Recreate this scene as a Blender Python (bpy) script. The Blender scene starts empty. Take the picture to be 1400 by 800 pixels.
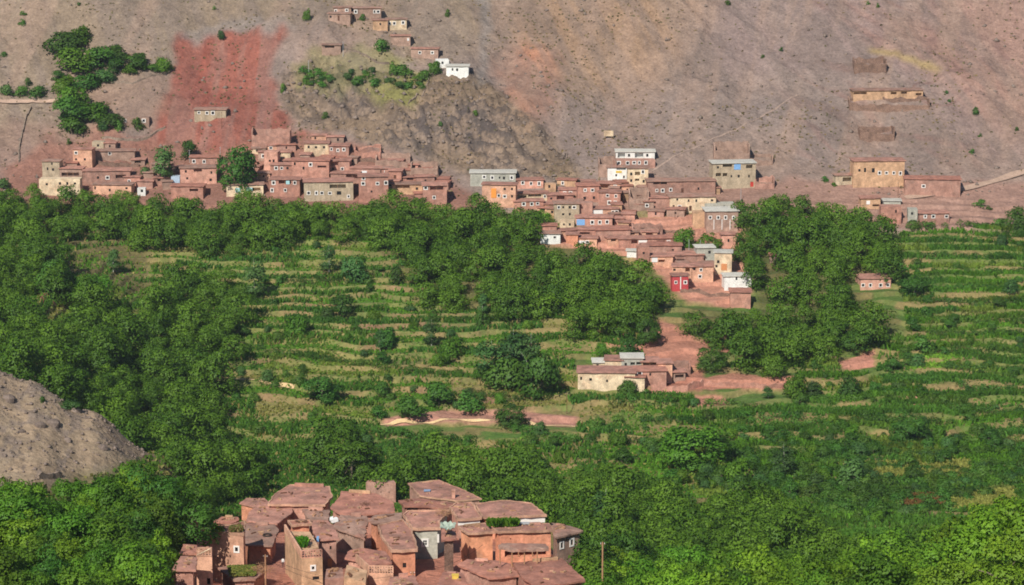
import bpy, math, random
import numpy as np
from mathutils import Vector

SC = bpy.context.scene
COL = SC.collection
random.seed(7)
RNG = np.random.default_rng(11)

# ------------------------------------------------------------------ camera, light, exposure
F = 3400.0
PITCH = math.radians(11.7)
CP, SP = math.cos(PITCH), math.sin(PITCH)
cam = bpy.data.cameras.new('camera')
cam.sensor_width = 36
cam.lens = 36 * F / 1400
cam.clip_start = 1
cam.clip_end = 6000
camo = bpy.data.objects.new('camera', cam)
COL.objects.link(camo)
camo.location = (0, 0, 0)
camo.rotation_euler = (math.pi / 2 - PITCH, 0, 0)
SC.camera = camo

SUN_EL, SUN_AZ = math.radians(41), math.radians(-24)      # azimuth from straight behind the camera, negative = left
SUNV = Vector((math.sin(SUN_AZ) * math.cos(SUN_EL), -math.cos(SUN_AZ) * math.cos(SUN_EL), math.sin(SUN_EL)))
w = bpy.data.worlds.new('World')
SC.world = w
w.use_nodes = True
nt = w.node_tree
sky = nt.nodes.new('ShaderNodeTexSky')
sky.sky_type = 'NISHITA'
sky.sun_disc = False
sky.sun_elevation = SUN_EL
sky.sun_rotation = math.atan2(SUNV.x, SUNV.y)
sky.altitude = 1700
bg = nt.nodes['Background']
bg.inputs[1].default_value = 0.072
nt.links.new(sky.outputs[0], bg.inputs[0])
sun = bpy.data.lights.new('sun', 'SUN')
sun.energy = 4.1
sun.angle = math.radians(0.5)
sun.color = (1, .95, .87)
suno = bpy.data.objects.new('sun', sun)
COL.objects.link(suno)
suno.rotation_euler = SUNV.to_track_quat('Z', 'Y').to_euler()
SC.view_settings.view_transform = 'Standard'
SC.view_settings.look = 'None'
SC.view_settings.gamma = 1
SC.view_settings.exposure = 0.3
SC.view_settings.use_curve_mapping = False
SC.cycles.max_bounces = 4
SC.cycles.diffuse_bounces = 2
SC.cycles.glossy_bounces = 1
SC.cycles.transmission_bounces = 2
SC.cycles.volume_bounces = 0
SC.cycles.use_denoising = True
SC.cycles.filter_width = 1.8
SC.cycles.use_adaptive_sampling = True
SC.cycles.adaptive_threshold = 0.02

# ------------------------------------------------------------------ small helpers
def tag(o, label=None, cat=None, group=None, kind=None):
    if label: o['label'] = label
    if cat: o['category'] = cat
    if group: o['group'] = group
    if kind: o['kind'] = kind
    return o

def link(o, parent=None):
    COL.objects.link(o)
    if parent is not None: o.parent = parent
    return o

def empty(name, loc, rz=0):
    o = bpy.data.objects.new(name, None)
    o.empty_display_size = .5
    o.location = loc
    o.rotation_euler = (0, 0, rz)
    return link(o)

def np_mesh(name, V, Fq, mats, smooth=False, colors=None, tint=None, midx=None):
    """V (n,3), Fq (m,k) with k 3 or 4 -> mesh, fast."""
    V = np.ascontiguousarray(V, dtype=np.float32)
    Fq = np.ascontiguousarray(Fq, dtype=np.int32)
    m = bpy.data.meshes.new(name)
    n, k = Fq.shape
    m.vertices.add(len(V)); m.vertices.foreach_set('co', V.ravel())
    m.loops.add(n * k); m.loops.foreach_set('vertex_index', Fq.ravel())
    m.polygons.add(n)
    m.polygons.foreach_set('loop_start', np.arange(0, n * k, k, dtype=np.int32))
    m.polygons.foreach_set('loop_total', np.full(n, k, dtype=np.int32))
    if smooth: m.polygons.foreach_set('use_smooth', np.ones(n, dtype=bool))
    for t in (mats if isinstance(mats, (list, tuple)) else [mats]): m.materials.append(t)
    if midx is not None: m.polygons.foreach_set('material_index', np.asarray(midx, dtype=np.int32))
    m.update(calc_edges=True)
    if colors is not None:
        a = m.attributes.new('Col', 'FLOAT_COLOR', 'POINT')
        c = np.ones((len(V), 4), dtype=np.float32); c[:, :3] = colors
        a.data.foreach_set('color', c.ravel())
    if tint is not None:
        a = m.attributes.new('tint', 'FLOAT', 'FACE')
        a.data.foreach_set('value', np.asarray(tint, dtype=np.float32))
    return m

class MB:
    """collects faces in world coordinates; build() links them as one mesh object"""
    def __init__(self): self.v, self.f, self.m = [], [], []
    def face(self, pts, mi=0):
        i = len(self.v)
        self.v += [tuple(p) for p in pts]
        self.f.append(tuple(range(i, i + len(pts)))); self.m.append(mi)
    def box(self, c, ax, ay, az, mi=0):
        """c centre, ax ay az half-axis vectors"""
        c, ax, ay, az = Vector(c), Vector(ax), Vector(ay), Vector(az)
        P = [c + i * ax + j * ay + k * az for k in (-1, 1) for j in (-1, 1) for i in (-1, 1)]
        i0 = len(self.v)
        self.v += [tuple(p) for p in P]
        for q in ((0, 2, 3, 1), (4, 5, 7, 6), (0, 1, 5, 4), (2, 6, 7, 3), (0, 4, 6, 2), (1, 3, 7, 5)):
            self.f.append(tuple(i0 + t for t in q)); self.m.append(mi)
    def tube(self, p, q, r0, r1, n=6, mi=0):
        p, q = Vector(p), Vector(q)
        d = (q - p).normalized()
        a = d.orthogonal().normalized(); b = d.cross(a)
        i0 = len(self.v)
        for (c, r) in ((p, r0), (q, r1)):
            for k in range(n):
                t = 2 * math.pi * k / n
                self.v.append(tuple(c + r * (math.cos(t) * a + math.sin(t) * b)))
        for k in range(n):
            self.f.append((i0 + k, i0 + (k + 1) % n, i0 + n + (k + 1) % n, i0 + n + k)); self.m.append(mi)
        self.f.append(tuple(i0 + n + k for k in range(n))); self.m.append(mi)
        self.f.append(tuple(i0 + k for k in reversed(range(n)))); self.m.append(mi)
    def build(self, name, mats, parent=None, loc=None, smooth=False):
        m = bpy.data.meshes.new(name)
        off = Vector(parent.location) if parent is not None and parent.type == 'EMPTY' else None
        if parent is not None and off is None: off = WLOC[parent.name]
        if off is None: off = Vector(loc) if loc is not None else Vector((0, 0, 0))
        m.from_pydata([tuple(Vector(p) - off) for p in self.v], [], self.f)
        for t in (mats if isinstance(mats, (list, tuple)) else [mats]): m.materials.append(t)
        if any(self.m): m.polygons.foreach_set('material_index', self.m)
        if smooth: m.polygons.foreach_set('use_smooth', [True] * len(self.f))
        m.update()
        o = bpy.data.objects.new(name, m)
        link(o, parent)
        if parent is None: o.location = off
        WLOC[o.name] = off
        return o
WLOC = {}

# ------------------------------------------------------------------ noise
def _h(ix, iy, s):
    n = (ix.astype(np.int64) * 374761393 + iy.astype(np.int64) * 668265263 + s * 982451653) & 0x7fffffff
    n = ((n ^ (n >> 13)) * 1274126177) & 0x7fffffff
    return ((n ^ (n >> 16)) & 0xffff) / 65535.0
def vnoise(x, y, s=0):
    x = np.asarray(x, dtype=np.float64); y = np.asarray(y, dtype=np.float64)
    ix, iy = np.floor(x), np.floor(y)
    fx, fy = x - ix, y - iy
    fx = fx * fx * fx * (fx * (fx * 6 - 15) + 10); fy = fy * fy * fy * (fy * (fy * 6 - 15) + 10)
    a, b = _h(ix, iy, s), _h(ix + 1, iy, s)
    c, d = _h(ix, iy + 1, s), _h(ix + 1, iy + 1, s)
    return (a + (b - a) * fx) * (1 - fy) + (c + (d - c) * fx) * fy
def fbm(x, y, oct=4, s=0, gain=.5):
    t, a, n = 0, 1, 0
    for o in range(oct):
        t = t + a * vnoise(x * 2 ** o + o * 17.3, y * 2 ** o - o * 9.1, s + o); n += a; a *= gain
    return t / n * 2 - 1
def ridged(x, y, oct=4, s=0):
    t, a, n = 0, 1, 0
    for o in range(oct):
        t = t + a * (1 - np.abs(vnoise(x * 2 ** o + o * 7.7, y * 2 ** o + o * 3.3, s + o) * 2 - 1)); n += a; a *= .5
    return t / n
def smooth01(x): x = np.clip(x, 0, 1); return x * x * (3 - 2 * x)

def inpoly(u, v, poly):
    u = np.asarray(u, dtype=float); v = np.asarray(v, dtype=float)
    r = np.zeros(u.shape, dtype=bool)
    n = len(poly)
    for i in range(n):
        (x0, y0), (x1, y1) = poly[i], poly[(i + 1) % n]
        if y0 == y1: continue
        r ^= ((y0 > v) != (y1 > v)) & (u < (x1 - x0) * (v - y0) / (y1 - y0) + x0)
    return r
def linedist(u, v, pts):
    d = np.full(np.shape(u), 1e9)
    for (x0, y0), (x1, y1) in zip(pts[:-1], pts[1:]):
        dx, dy = x1 - x0, y1 - y0
        t = np.clip(((u - x0) * dx + (v - y0) * dy) / (dx * dx + dy * dy), 0, 1)
        d = np.minimum(d, np.hypot(u - x0 - t * dx, v - y0 - t * dy))
    return d

# ------------------------------------------------------------------ sight lines: where a point of the photograph meets the land
def ray(u, v):
    t = (400 - np.asarray(v, dtype=float)) / F
    dy, dz = CP + t * SP, -SP + t * CP
    return (np.asarray(u, dtype=float) - 700) / F / dy, dz / dy
def proj(x, y, z):
    d = y * CP - z * SP
    return 700 + F * x / d, 400 - F * (y * SP + z * CP) / d
def at_y(u, v, Y):
    a, b = ray(u, v)
    return Vector((float(a) * Y, Y, float(b) * Y))
def at_z(u, v, z):
    a, b = ray(u, v)
    Y = z / float(b)
    return Vector((float(a) * Y, Y, z))

# ------------------------------------------------------------------ terrain
TOP = [(985, 200), (1033, 100), (1080, 0), (1150, -130), (1300, -330), (1700, -560)]
PROF = {
    -60: [(150, 1300), (250, 1010), (330, 850), (380, 740), (403, 655), (440, 470), (480, 620), (560, 620), (650, 560), (740, 480), (850, 370), (905, 310), (950, 262)] + TOP,
    30: [(150, 1300), (250, 1010), (330, 850), (380, 740), (403, 660), (440, 511), (480, 620), (560, 620), (650, 560), (740, 480), (850, 370), (905, 310), (950, 262)] + TOP,
    110: [(150, 1300), (250, 1010), (330, 860), (380, 750), (408, 680), (436, 551), (480, 650), (560, 670), (650, 610), (730, 540), (850, 385), (905, 325), (950, 264)] + TOP,
    200: [(150, 1300), (250, 1010), (330, 870), (380, 770), (410, 690), (440, 612), (480, 720), (560, 740), (640, 690), (720, 600), (790, 510), (860, 400), (905, 330), (950, 266)] + TOP,
    300: [(150, 1300), (250, 1010), (330, 890), (370, 830), (400, 790), (440, 745), (500, 790), (570, 770), (640, 705), (700, 645), (740, 600), (800, 500), (860, 400), (905, 330), (950, 266)] + TOP,
    360: [(150, 1300), (250, 1010), (330, 890), (370, 820), (400, 770), (440, 712), (500, 790), (570, 770), (640, 715), (700, 650), (740, 600), (800, 500), (860, 400), (905, 330), (950, 266)] + TOP,
    700: [(150, 1300), (250, 1010), (330, 890), (370, 820), (400, 770), (440, 712), (500, 790), (570, 770), (640, 715), (700, 650), (740, 600), (800, 500), (860, 400), (905, 330), (950, 268)] + TOP,
    850: [(150, 1300), (250, 1010), (330, 910), (380, 850), (420, 830), (500, 805), (570, 765), (640, 705), (700, 650), (740, 600), (800, 500), (860, 400), (905, 335), (950, 268)] + TOP,
    1000: [(150, 1300), (250, 1010), (310, 905), (380, 860), (420, 840), (500, 815), (570, 765), (640, 705), (700, 650), (740, 600), (800, 500), (860, 405), (905, 340), (950, 264)] + TOP,
    1250: [(150, 1290), (250, 985), (330, 838), (400, 852), (500, 835), (600, 735), (690, 650), (740, 600), (800, 500), (860, 400), (915, 312), (950, 262)] + TOP,
    1400: [(150, 1250), (250, 930), (335, 778), (380, 800), (440, 848), (500, 845), (600, 735), (690, 650), (740, 600), (800, 500), (860, 400), (915, 310), (950, 262)] + TOP,
}
A_in = np.linspace(-.235, .235, 760)
ext = np.concatenate([np.linspace(.245, .33, 14), np.linspace(.35, .75, 14)])
A = np.concatenate([-ext[::-1], A_in, ext])
YR = np.concatenate([np.arange(150, 300, 3.0), np.arange(300, 470, .8), np.arange(470, 660, 1.4), np.arange(660, 940, .42),
                     np.arange(940, 1112, .5), np.linspace(1113, 1240, 60), np.linspace(1250, 1700, 36)])
HILL_ROW = int(np.searchsorted(YR, 938)); FORE_ROW = int(np.searchsorted(YR, 500))
cols, zc = [], []
for u0, pr in PROF.items():
    yy, vv = zip(*pr)
    v = np.interp(YR, yy, vv)
    yu = np.arange(140, 1710, 1.0)
    s = np.interp(yu, yy, vv); kk = np.hanning(25); kk /= kk.sum()
    s = np.convolve(np.pad(s, 12, mode='edge'), kk, 'valid')
    v = np.interp(YR, yu, s)
    cols.append((u0 - 700) / F / .985); zc.append(YR * ray(700, v)[1])
cols, zc = np.array(cols), np.array(zc)
idx = np.clip(np.searchsorted(cols, A) - 1, 0, len(cols) - 2)
tt = smooth01((A - cols[idx]) / (cols[idx + 1] - cols[idx]))[:, None]
Z = zc[idx] * (1 - tt) + zc[idx + 1] * tt                       # (na, ny)
AA, YY = np.meshgrid(A, YR, indexing='ij')
XX = AA * YY
# rocky knoll in the middle of the mountain foot, spurs and gullies
def bump(px, pv, Y, ru, ry, h):
    cx = (px - 700) / F / .99 * Y
    return h * np.exp(-((XX - cx) / ru) ** 2 - ((YY - Y) / ry) ** 2)
Z += bump(600, 160, 1003, 52, 24, 7.0) + bump(480, 60, 1045, 35, 22, 5.0)
Z -= bump(690, 60, 1050, 10, 40, 3.5)
HM = smooth01((YY - 955) / 25)                                   # 1 on the mountain
wx = XX + 14 * fbm(XX / 70, YY / 70, 3, 5)
gul = ridged((wx + .55 * (YY - 1000)) / 46, YY / 260, 3, 21)
gul2 = ridged((wx - .35 * (YY - 1000)) / 17, YY / 120, 3, 23)
Z += HM * (4.5 * fbm(XX / 60, YY / 60, 3, 2) + 4.6 * (gul - .6) + 2.2 * (gul2 - .6) + 1.1 * fbm(XX / 11, YY / 11, 4, 3, .6) + .3 * fbm(XX / 2.2, YY / 2.2, 2, 4))
U0, V0 = proj(XX, YY, Z)
KNOLL = [(395, 150), (390, 105), (440, 75), (500, 90), (560, 105), (610, 108), (650, 100), (690, 130), (720, 160), (760, 200), (800, 235), (790, 255), (700, 243), (640, 240), (560, 215), (480, 185), (420, 170)]
nz1 = fbm(XX / 14, YY / 14, 3, 31) * 14; nz2 = fbm(XX / 14, YY / 14, 3, 41) * 10
kn = (inpoly(U0 + nz1, V0 + nz2, KNOLL) & (YY > 935)).astype(float)
kk = np.hanning(9); kk /= kk.sum()
def blur(M, k):
    k = np.hanning(k + 2)[1:-1]; k /= k.sum()
    M = np.apply_along_axis(lambda r: np.convolve(r, k, 'same'), 1, M)
    return np.apply_along_axis(lambda r: np.convolve(r, k, 'same'), 0, M)
kn = blur(kn, 13)
rk = ridged(XX / 7 + .3 * YY / 7, YY / 6, 4, 51)
Z += kn * (5.0 * (rk - .62) + 2.0 * (ridged(XX / 2.4, YY / 2.4, 2, 55) - .6))
SPUR = [(-80, 470), (0, 496), (60, 525), (120, 555), (170, 595), (205, 618), (150, 640), (60, 660), (-80, 680)]
sp = (inpoly(U0, V0, SPUR) & (YY < 450) & (YY > 385)).astype(float); sp = blur(sp, 11)
Z += sp * (.55 * (ridged(XX / 5.5, YY / 5.5, 3, 61) - .6) + .16 * fbm(XX / 1.5, YY / 1.5, 2, 62))
# terraces on the valley side
TH = 1.75
TM = smooth01((YY - 655) / 25) * smooth01((948 - YY) / 12)
WOB = 1.9 * fbm(XX / 44, YY / 44, 3, 71) + .5 * fbm(XX / 11, YY / 11, 2, 72)
q = (Z + WOB + .012 * YY) / TH
TK = np.floor(q); fr = q - TK
st = smooth01((fr - .78) / .2)
ZT = (TK + st + .06 * fr) * TH - WOB - .012 * YY
Z = Z * (1 - TM) + ZT * TM
Z += TM * .12 * fbm(XX / 2.5, YY / 2.5, 2, 73)
FM = smooth01((620 - YY) / 40)
Z += FM * (1 - .6 * sp) * (.6 * fbm(XX / 9, YY / 9, 3, 81)) * smooth01((YY - 180) / 60)
UU, VV = proj(XX, YY, Z)

def grid_idx(a, y):
    ia = np.interp(a, A, np.arange(len(A))); iy = np.interp(y, YR, np.arange(len(YR)))
    i = np.clip(ia.astype(int), 0, len(A) - 2); j = np.clip(iy.astype(int), 0, len(YR) - 2)
    return i, j, ia - i, iy - j
def sample(G, x, y):
    x = np.atleast_1d(np.asarray(x, dtype=float)); y = np.atleast_1d(np.asarray(y, dtype=float))
    i, j, fa, fy = grid_idx(x / y, y)
    return (G[i, j] * (1 - fa) + G[i + 1, j] * fa) * (1 - fy) + (G[i, j + 1] * (1 - fa) + G[i + 1, j + 1] * fa) * fy
def hz(x, y): return float(sample(Z, x, y)[0])
def ground(u, v, ymin=300):
    """first point of the land on the sight line through (u, v), from ymin on"""
    a, b = ray(u, v)
    ia = float(np.interp(a, A, np.arange(len(A)))); i = min(int(ia), len(A) - 2); f = ia - i
    c = Z[i] * (1 - f) + Z[i + 1] * f - float(b) * YR
    c[YR < ymin] = -1
    k = int(np.argmax(c >= 0))
    if c[k] < 0: k = len(YR) - 1
    Y = YR[k]
    if k > 0 and c[k - 1] < 0 and YR[k - 1] >= ymin:
        Y = YR[k - 1] + (YR[k] - YR[k - 1]) * (-c[k - 1]) / (c[k] - c[k - 1])
    return Vector((float(a) * Y, Y, float(b) * Y))
print('terrain grid', Z.shape)
# ------------------------------------------------------------------ materials
def srgb(r, g, b):
    f = lambda c: c / 12.92 if c <= .04045 else ((c + .055) / 1.055) ** 2.4
    return (f(r / 255), f(g / 255), f(b / 255))
def new_mat(name):
    m = bpy.data.materials.new(name); m.use_nodes = True
    t = m.node_tree; b = t.nodes['Principled BSDF']
    b.inputs['Roughness'].default_value = .95
    b.inputs['Specular IOR Level'].default_value = .15
    return m, t, b
def N(t, kind, **kw):
    n = t.nodes.new('ShaderNode' + kind)
    for k, v in kw.items(): setattr(n, k, v)
    return n
def noise(t, pos, scale, detail=4, vec=None, rough=.55):
    n = N(t, 'TexNoise'); n.inputs['Scale'].default_value = scale
    n.inputs['Detail'].default_value = detail; n.inputs['Roughness'].default_value = rough
    if vec is not None:
        mp = N(t, 'Mapping'); mp.inputs['Scale'].default_value = vec
        t.links.new(pos, mp.inputs['Vector']); pos = mp.outputs[0]
    t.links.new(pos, n.inputs['Vector'])
    return n.outputs[0]
def maprange(t, val, a, b, c, d):
    n = N(t, 'MapRange'); n.inputs[1].default_value = a; n.inputs[2].default_value = b
    n.inputs[3].default_value = c; n.inputs[4].default_value = d
    t.links.new(val, n.inputs[0]); return n.outputs[0]
def math_(t, op, a, b):
    n = N(t, 'Math', operation=op)
    for i, q in enumerate((a, b)):
        if isinstance(q, (int, float)): n.inputs[i].default_value = q
        else: t.links.new(q, n.inputs[i])
    return n.outputs[0]
def mixc(t, fac, a, b, mode='MIX'):
    n = N(t, 'Mix', data_type='RGBA', blend_type=mode)
    for i, q in ((0, fac), (6, a), (7, b)):
        if isinstance(q, (int, float)): n.inputs[i].default_value = q
        elif isinstance(q, tuple): n.inputs[i].default_value = (*q[:3], 1)
        else: t.links.new(q, n.inputs[i])
    return n.outputs[2]
def scale_c(t, col, val):
    n = N(t, 'Vector' 'Math', operation='SCALE')
    t.links.new(col, n.inputs[0]) if not isinstance(col, tuple) else setattr(n.inputs[0], 'default_value', col[:3])
    t.links.new(val, n.inputs['Scale']); return n.outputs[0]
def add_bump(t, b, h, strength, dist):
    n = N(t, 'Bump'); n.inputs['Strength'].default_value = strength; n.inputs['Distance'].default_value = dist
    t.links.new(h, n.inputs['Height']); t.links.new(n.outputs[0], b.inputs['Normal'])

def terrain_mat():
    m, t, b = new_mat('bare_land')
    g = N(t, 'NewGeometry').outputs['Position']
    c = N(t, 'Attribute', attribute_name='Col').outputs['Color']
    n1 = noise(t, g, .035, 6); n2 = noise(t, g, .22, 6, rough=.65); n3 = noise(t, g, .9, 5, rough=.7)
    f = math_(t, 'MULTIPLY', maprange(t, n1, .3, .7, .86, 1.14), maprange(t, n2, .3, .7, .80, 1.2))
    f = math_(t, 'MULTIPLY', f, maprange(t, n3, .3, .7, .74, 1.26))
    # stones: scattered dark and pale cobbles
    vo = N(t, 'TexVoronoi'); vo.inputs['Scale'].default_value = .55
    t.links.new(g, vo.inputs['Vector'])
    sep = N(t, 'SeparateColor'); t.links.new(vo.outputs['Color'], sep.inputs[0])
    near = maprange(t, vo.outputs['Distance'], .12, .42, 1, 0)
    dark = math_(t, 'MULTIPLY', near, math_(t, 'MULTIPLY', maprange(t, sep.outputs[0], .72, .80, 0, 1), maprange(t, n1, .48, .6, .1, 1)))
    pale = math_(t, 'MULTIPLY', near, maprange(t, sep.outputs[1], .80, .86, 0, 1))
    f = math_(t, 'MULTIPLY', f, maprange(t, dark, 0, 1, 1, .62))
    f = math_(t, 'MULTIPLY', f, maprange(t, pale, 0, 1, 1, 1.22))
    col = scale_c(t, c, f)
    t.links.new(col, b.inputs['Base Color'])
    h = math_(t, 'ADD', n3, math_(t, 'MULTIPLY', near, .35))
    add_bump(t, b, h, .9, .5)
    return m
M = {'land': terrain_mat()}

def earth(name, col, streak=.13, coarse=.3, bump=.6, patch=None, patch_amt=.5, stone=False):
    m, t, b = new_mat(name)
    g = N(t, 'NewGeometry').outputs['Position']
    oi = N(t, 'ObjectInfo').outputs['Random']
    n1 = noise(t, g, .45, 5); n2 = noise(t, g, 2.2, 5, rough=.65); n3 = noise(t, g, .8, 5, vec=(1, 1, .3), rough=.7)
    f = math_(t, 'MULTIPLY', maprange(t, n1, .3, .7, 1 - coarse, 1 + coarse), maprange(t, n2, .3, .7, .78, 1.22))
    f = math_(t, 'MULTIPLY', f, maprange(t, n3, .35, .65, 1 - streak, 1 + streak * .7))
    f = math_(t, 'MULTIPLY', f, maprange(t, oi, 0, 1, .86, 1.12))
    base = col
    if patch is not None:
        n4 = noise(t, g, .33, 4)
        base = mixc(t, maprange(t, n4, .5, .6, 0, patch_amt), col, patch)
    h = n2
    if stone:
        vo = N(t, 'TexVoronoi', feature='DISTANCE_TO_EDGE'); vo.inputs['Scale'].default_value = 2.4
        mp = N(t, 'Mapping'); mp.inputs['Scale'].default_value = (1, 1, 1.7)
        t.links.new(g, mp.inputs[0]); t.links.new(mp.outputs[0], vo.inputs['Vector'])
        e = maprange(t, vo.outputs[0], 0, .12, .55, 1.05)
        f = math_(t, 'MULTIPLY', f, e); h = math_(t, 'ADD', n2, e)
    c = scale_c(t, base if not isinstance(base, tuple) else base, f)
    t.links.new(c, b.inputs['Base Color'])
    add_bump(t, b, h, bump, .12)
    return m
W = {
    'red': earth('red_mud_wall', srgb(180, 132, 114), patch=srgb(166, 128, 112)),
    'redbrown': earth('red_brown_mud_wall', srgb(170, 130, 114), patch=srgb(156, 126, 112)),
    'brown': earth('brown_mud_wall', srgb(160, 132, 116)),
    'pink': earth('pink_clay_plaster', srgb(200, 152, 132), patch=srgb(182, 130, 110)),
    'peach': earth('peach_clay_plaster', srgb(208, 162, 134), patch=srgb(190, 142, 118)),
    'orange': earth('orange_clay_plaster', srgb(206, 142, 112), patch=srgb(194, 130, 104)),
    'tan': earth('tan_mud_wall', srgb(188, 152, 120)),
    'cream': earth('cream_limewash', srgb(214, 192, 160), patch=srgb(198, 164, 132)),
    'white': earth('white_limewash', srgb(228, 226, 218), streak=.1, coarse=.08),
    'grey': earth('grey_cement_render', srgb(172, 170, 156), streak=.15, coarse=.15),
    'greytan': earth('grey_tan_render', srgb(182, 164, 138), streak=.18, coarse=.2),
    'blue': earth('pale_blue_paint', srgb(178, 196, 212), streak=.12, coarse=.1),
    'scarlet': earth('crimson_paint', srgb(178, 72, 74), streak=.1, coarse=.1),
    'stone': earth('rubble_stone', srgb(146, 118, 102), stone=True, bump=.9),
    'greystone': earth('grey_rubble_stone', srgb(150, 132, 116), stone=True, bump=.9),
    'peachstone': earth('peach_rubble_plaster', srgb(206, 146, 112), stone=False, patch=srgb(170, 130, 104), patch_amt=.8),
}
R = {
    'mud': earth('red_brown_mud_roof', srgb(172, 126, 110), streak=0, coarse=.3, patch=srgb(146, 112, 98), patch_amt=.8),
    'redmud': earth('red_mud_roof', srgb(166, 116, 99), streak=0, coarse=.3, patch=srgb(150, 108, 94), patch_amt=.8),
    'greymud': earth('grey_brown_mud_roof', srgb(154, 124, 109), streak=0, coarse=.3, patch=srgb(160, 116, 100), patch_amt=.7),
    'cement': earth('cement_roof', srgb(196, 192, 180), streak=0, coarse=.12),
    'rim': earth('pale_mud_roof_rim', srgb(184, 144, 120), streak=0, coarse=.35),
}
def plain(name, col, rough=.8, var=.15, scale=3.0, spec=.2):
    m, t, b = new_mat(name)
    g = N(t, 'NewGeometry').outputs['Position']
    c = scale_c(t, col, maprange(t, noise(t, g, scale, 3), .3, .7, 1 - var, 1 + var))
    t.links.new(c, b.inputs['Base Color']); b.inputs['Roughness'].default_value = rough
    b.inputs['Specular IOR Level'].default_value = spec
    return m
P = {
    'frame': plain('white_window_paint', srgb(232, 228, 220), .7, .06),
    'glass': plain('dark_window_glass', (.02, .02, .022), .25, .2, spec=.4),
    'dark': plain('dark_weathered_wood', (.035, .027, .022), .8, .3),
    'wood': plain('weathered_wood', srgb(168, 128, 96), .85, .25),
    'wood_dark': plain('old_brown_wood', srgb(110, 78, 60), .9, .3),
    'door': plain('brown_door_paint', srgb(96, 66, 52), .8, .2),
    'shutter': plain('ochre_shutter_paint', srgb(206, 140, 92), .8, .12),
    'bluecloth': plain('blue_plastic_sheet', srgb(126, 170, 216), .6, .15),
    'whitecloth': plain('white_cloth', srgb(226, 226, 222), .8, .08),
    'orangecloth': plain('orange_cloth', srgb(232, 150, 70), .8, .1),
    'cyan': plain('pale_turquoise_cloth', srgb(166, 206, 208), .8, .1),
    'yellow': plain('yellow_paint', srgb(214, 184, 84), .7, .1),
    'redpaint': plain('red_door_paint', srgb(188, 66, 58), .7, .1),
    'greytarp': plain('grey_green_tarpaulin', srgb(160, 172, 156), .6, .2, 1.2),
    'darkcloth': plain('dark_cloth', (.03, .03, .04), .9, .2),
    'wire': plain('black_cable', (.02, .02, .02), .6, .1),
    'metal': plain('galvanised_metal', srgb(170, 172, 172), .5, .1, spec=.5),
    'solar': plain('blue_plastic_bundle', srgb(120, 136, 160), .5, .2),
    'road': earth('pale_dirt_track', srgb(182, 154, 134), streak=0, coarse=.15),
    'faint': earth('trodden_soil', srgb(158, 136, 122), streak=0, coarse=.2),
    'path': earth('sandy_footpath', srgb(206, 176, 132), streak=0, coarse=.15),
    'rock': earth('grey_rock', srgb(122, 108, 98), streak=0, coarse=.3, bump=1),
}
def leaf_mat(name, col, tip, trans=.28, hue=.014, val=.32):
    m = bpy.data.materials.new(name); m.use_nodes = True
    t = m.node_tree; t.nodes.clear()
    out = N(t, 'OutputMaterial')
    oi = N(t, 'ObjectInfo').outputs['Random']
    ti = N(t, 'Attribute', attribute_name='tint').outputs['Fac']
    c = mixc(t, ti, col, tip)
    hs = N(t, 'HueSaturation')
    t.links.new(maprange(t, oi, 0, 1, .5 - hue, .5 + hue), hs.inputs['Hue'])
    t.links.new(maprange(t, math_(t, 'FRACT', math_(t, 'MULTIPLY', oi, 7.31), 0), 0, 1, 1 - val, 1 + val), hs.inputs['Value'])
    t.links.new(c, hs.inputs['Color'])
    d = N(t, 'BsdfPrincipled'); d.inputs['Roughness'].default_value = .55
    d.inputs['Specular IOR Level'].default_value = .22
    tr = N(t, 'BsdfTranslucent')
    t.links.new(hs.outputs[0], d.inputs['Base Color'])
    t.links.new(mixc(t, 1.0, hs.outputs[0], (1.0, 1.1, .5), 'MULTIPLY'), tr.inputs['Color'])
    mx = N(t, 'MixShader'); mx.inputs[0].default_value = trans
    t.links.new(d.outputs[0], mx.inputs[1]); t.links.new(tr.outputs[0], mx.inputs[2])
    t.links.new(mx.outputs[0], out.inputs[0])
    return m
LF = {
    'walnut': leaf_mat('walnut_leaves', (.056, .142, .012), (.155, .300, .024)),
    'bright': leaf_mat('young_walnut_leaves', (.080, .185, .012), (.21, .36, .024)),
    'dark': leaf_mat('dark_leaves', (.038, .108, .014), (.092, .20, .026)),
    'poplar': leaf_mat('poplar_leaves', (.044, .112, .026), (.104, .205, .050)),
    'shrub': leaf_mat('shrub_leaves', (.048, .130, .018), (.12, .235, .032), hue=.018),
}
def veg_col_mat(name, trans=.25):
    m = bpy.data.materials.new(name); m.use_nodes = True
    t = m.node_tree; t.nodes.clear()
    out = N(t, 'OutputMaterial'); d = N(t, 'BsdfDiffuse'); tr = N(t, 'BsdfTranslucent')
    c = N(t, 'Attribute', attribute_name='Col').outputs['Color']
    t.links.new(c, d.inputs[0]); t.links.new(c, tr.inputs[0])
    mx = N(t, 'MixShader'); mx.inputs[0].default_value = trans
    t.links.new(d.outputs[0], mx.inputs[1]); t.links.new(tr.outputs[0], mx.inputs[2])
    t.links.new(mx.outputs[0], out.inputs[0]); return m
VEG = veg_col_mat('crop_leaves')
BARK = plain('grey_bark', srgb(120, 108, 92), .95, .3, 2.0)
PALEBARK = plain('pale_bark', srgb(196, 192, 176), .9, .25, 2.0)

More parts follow.
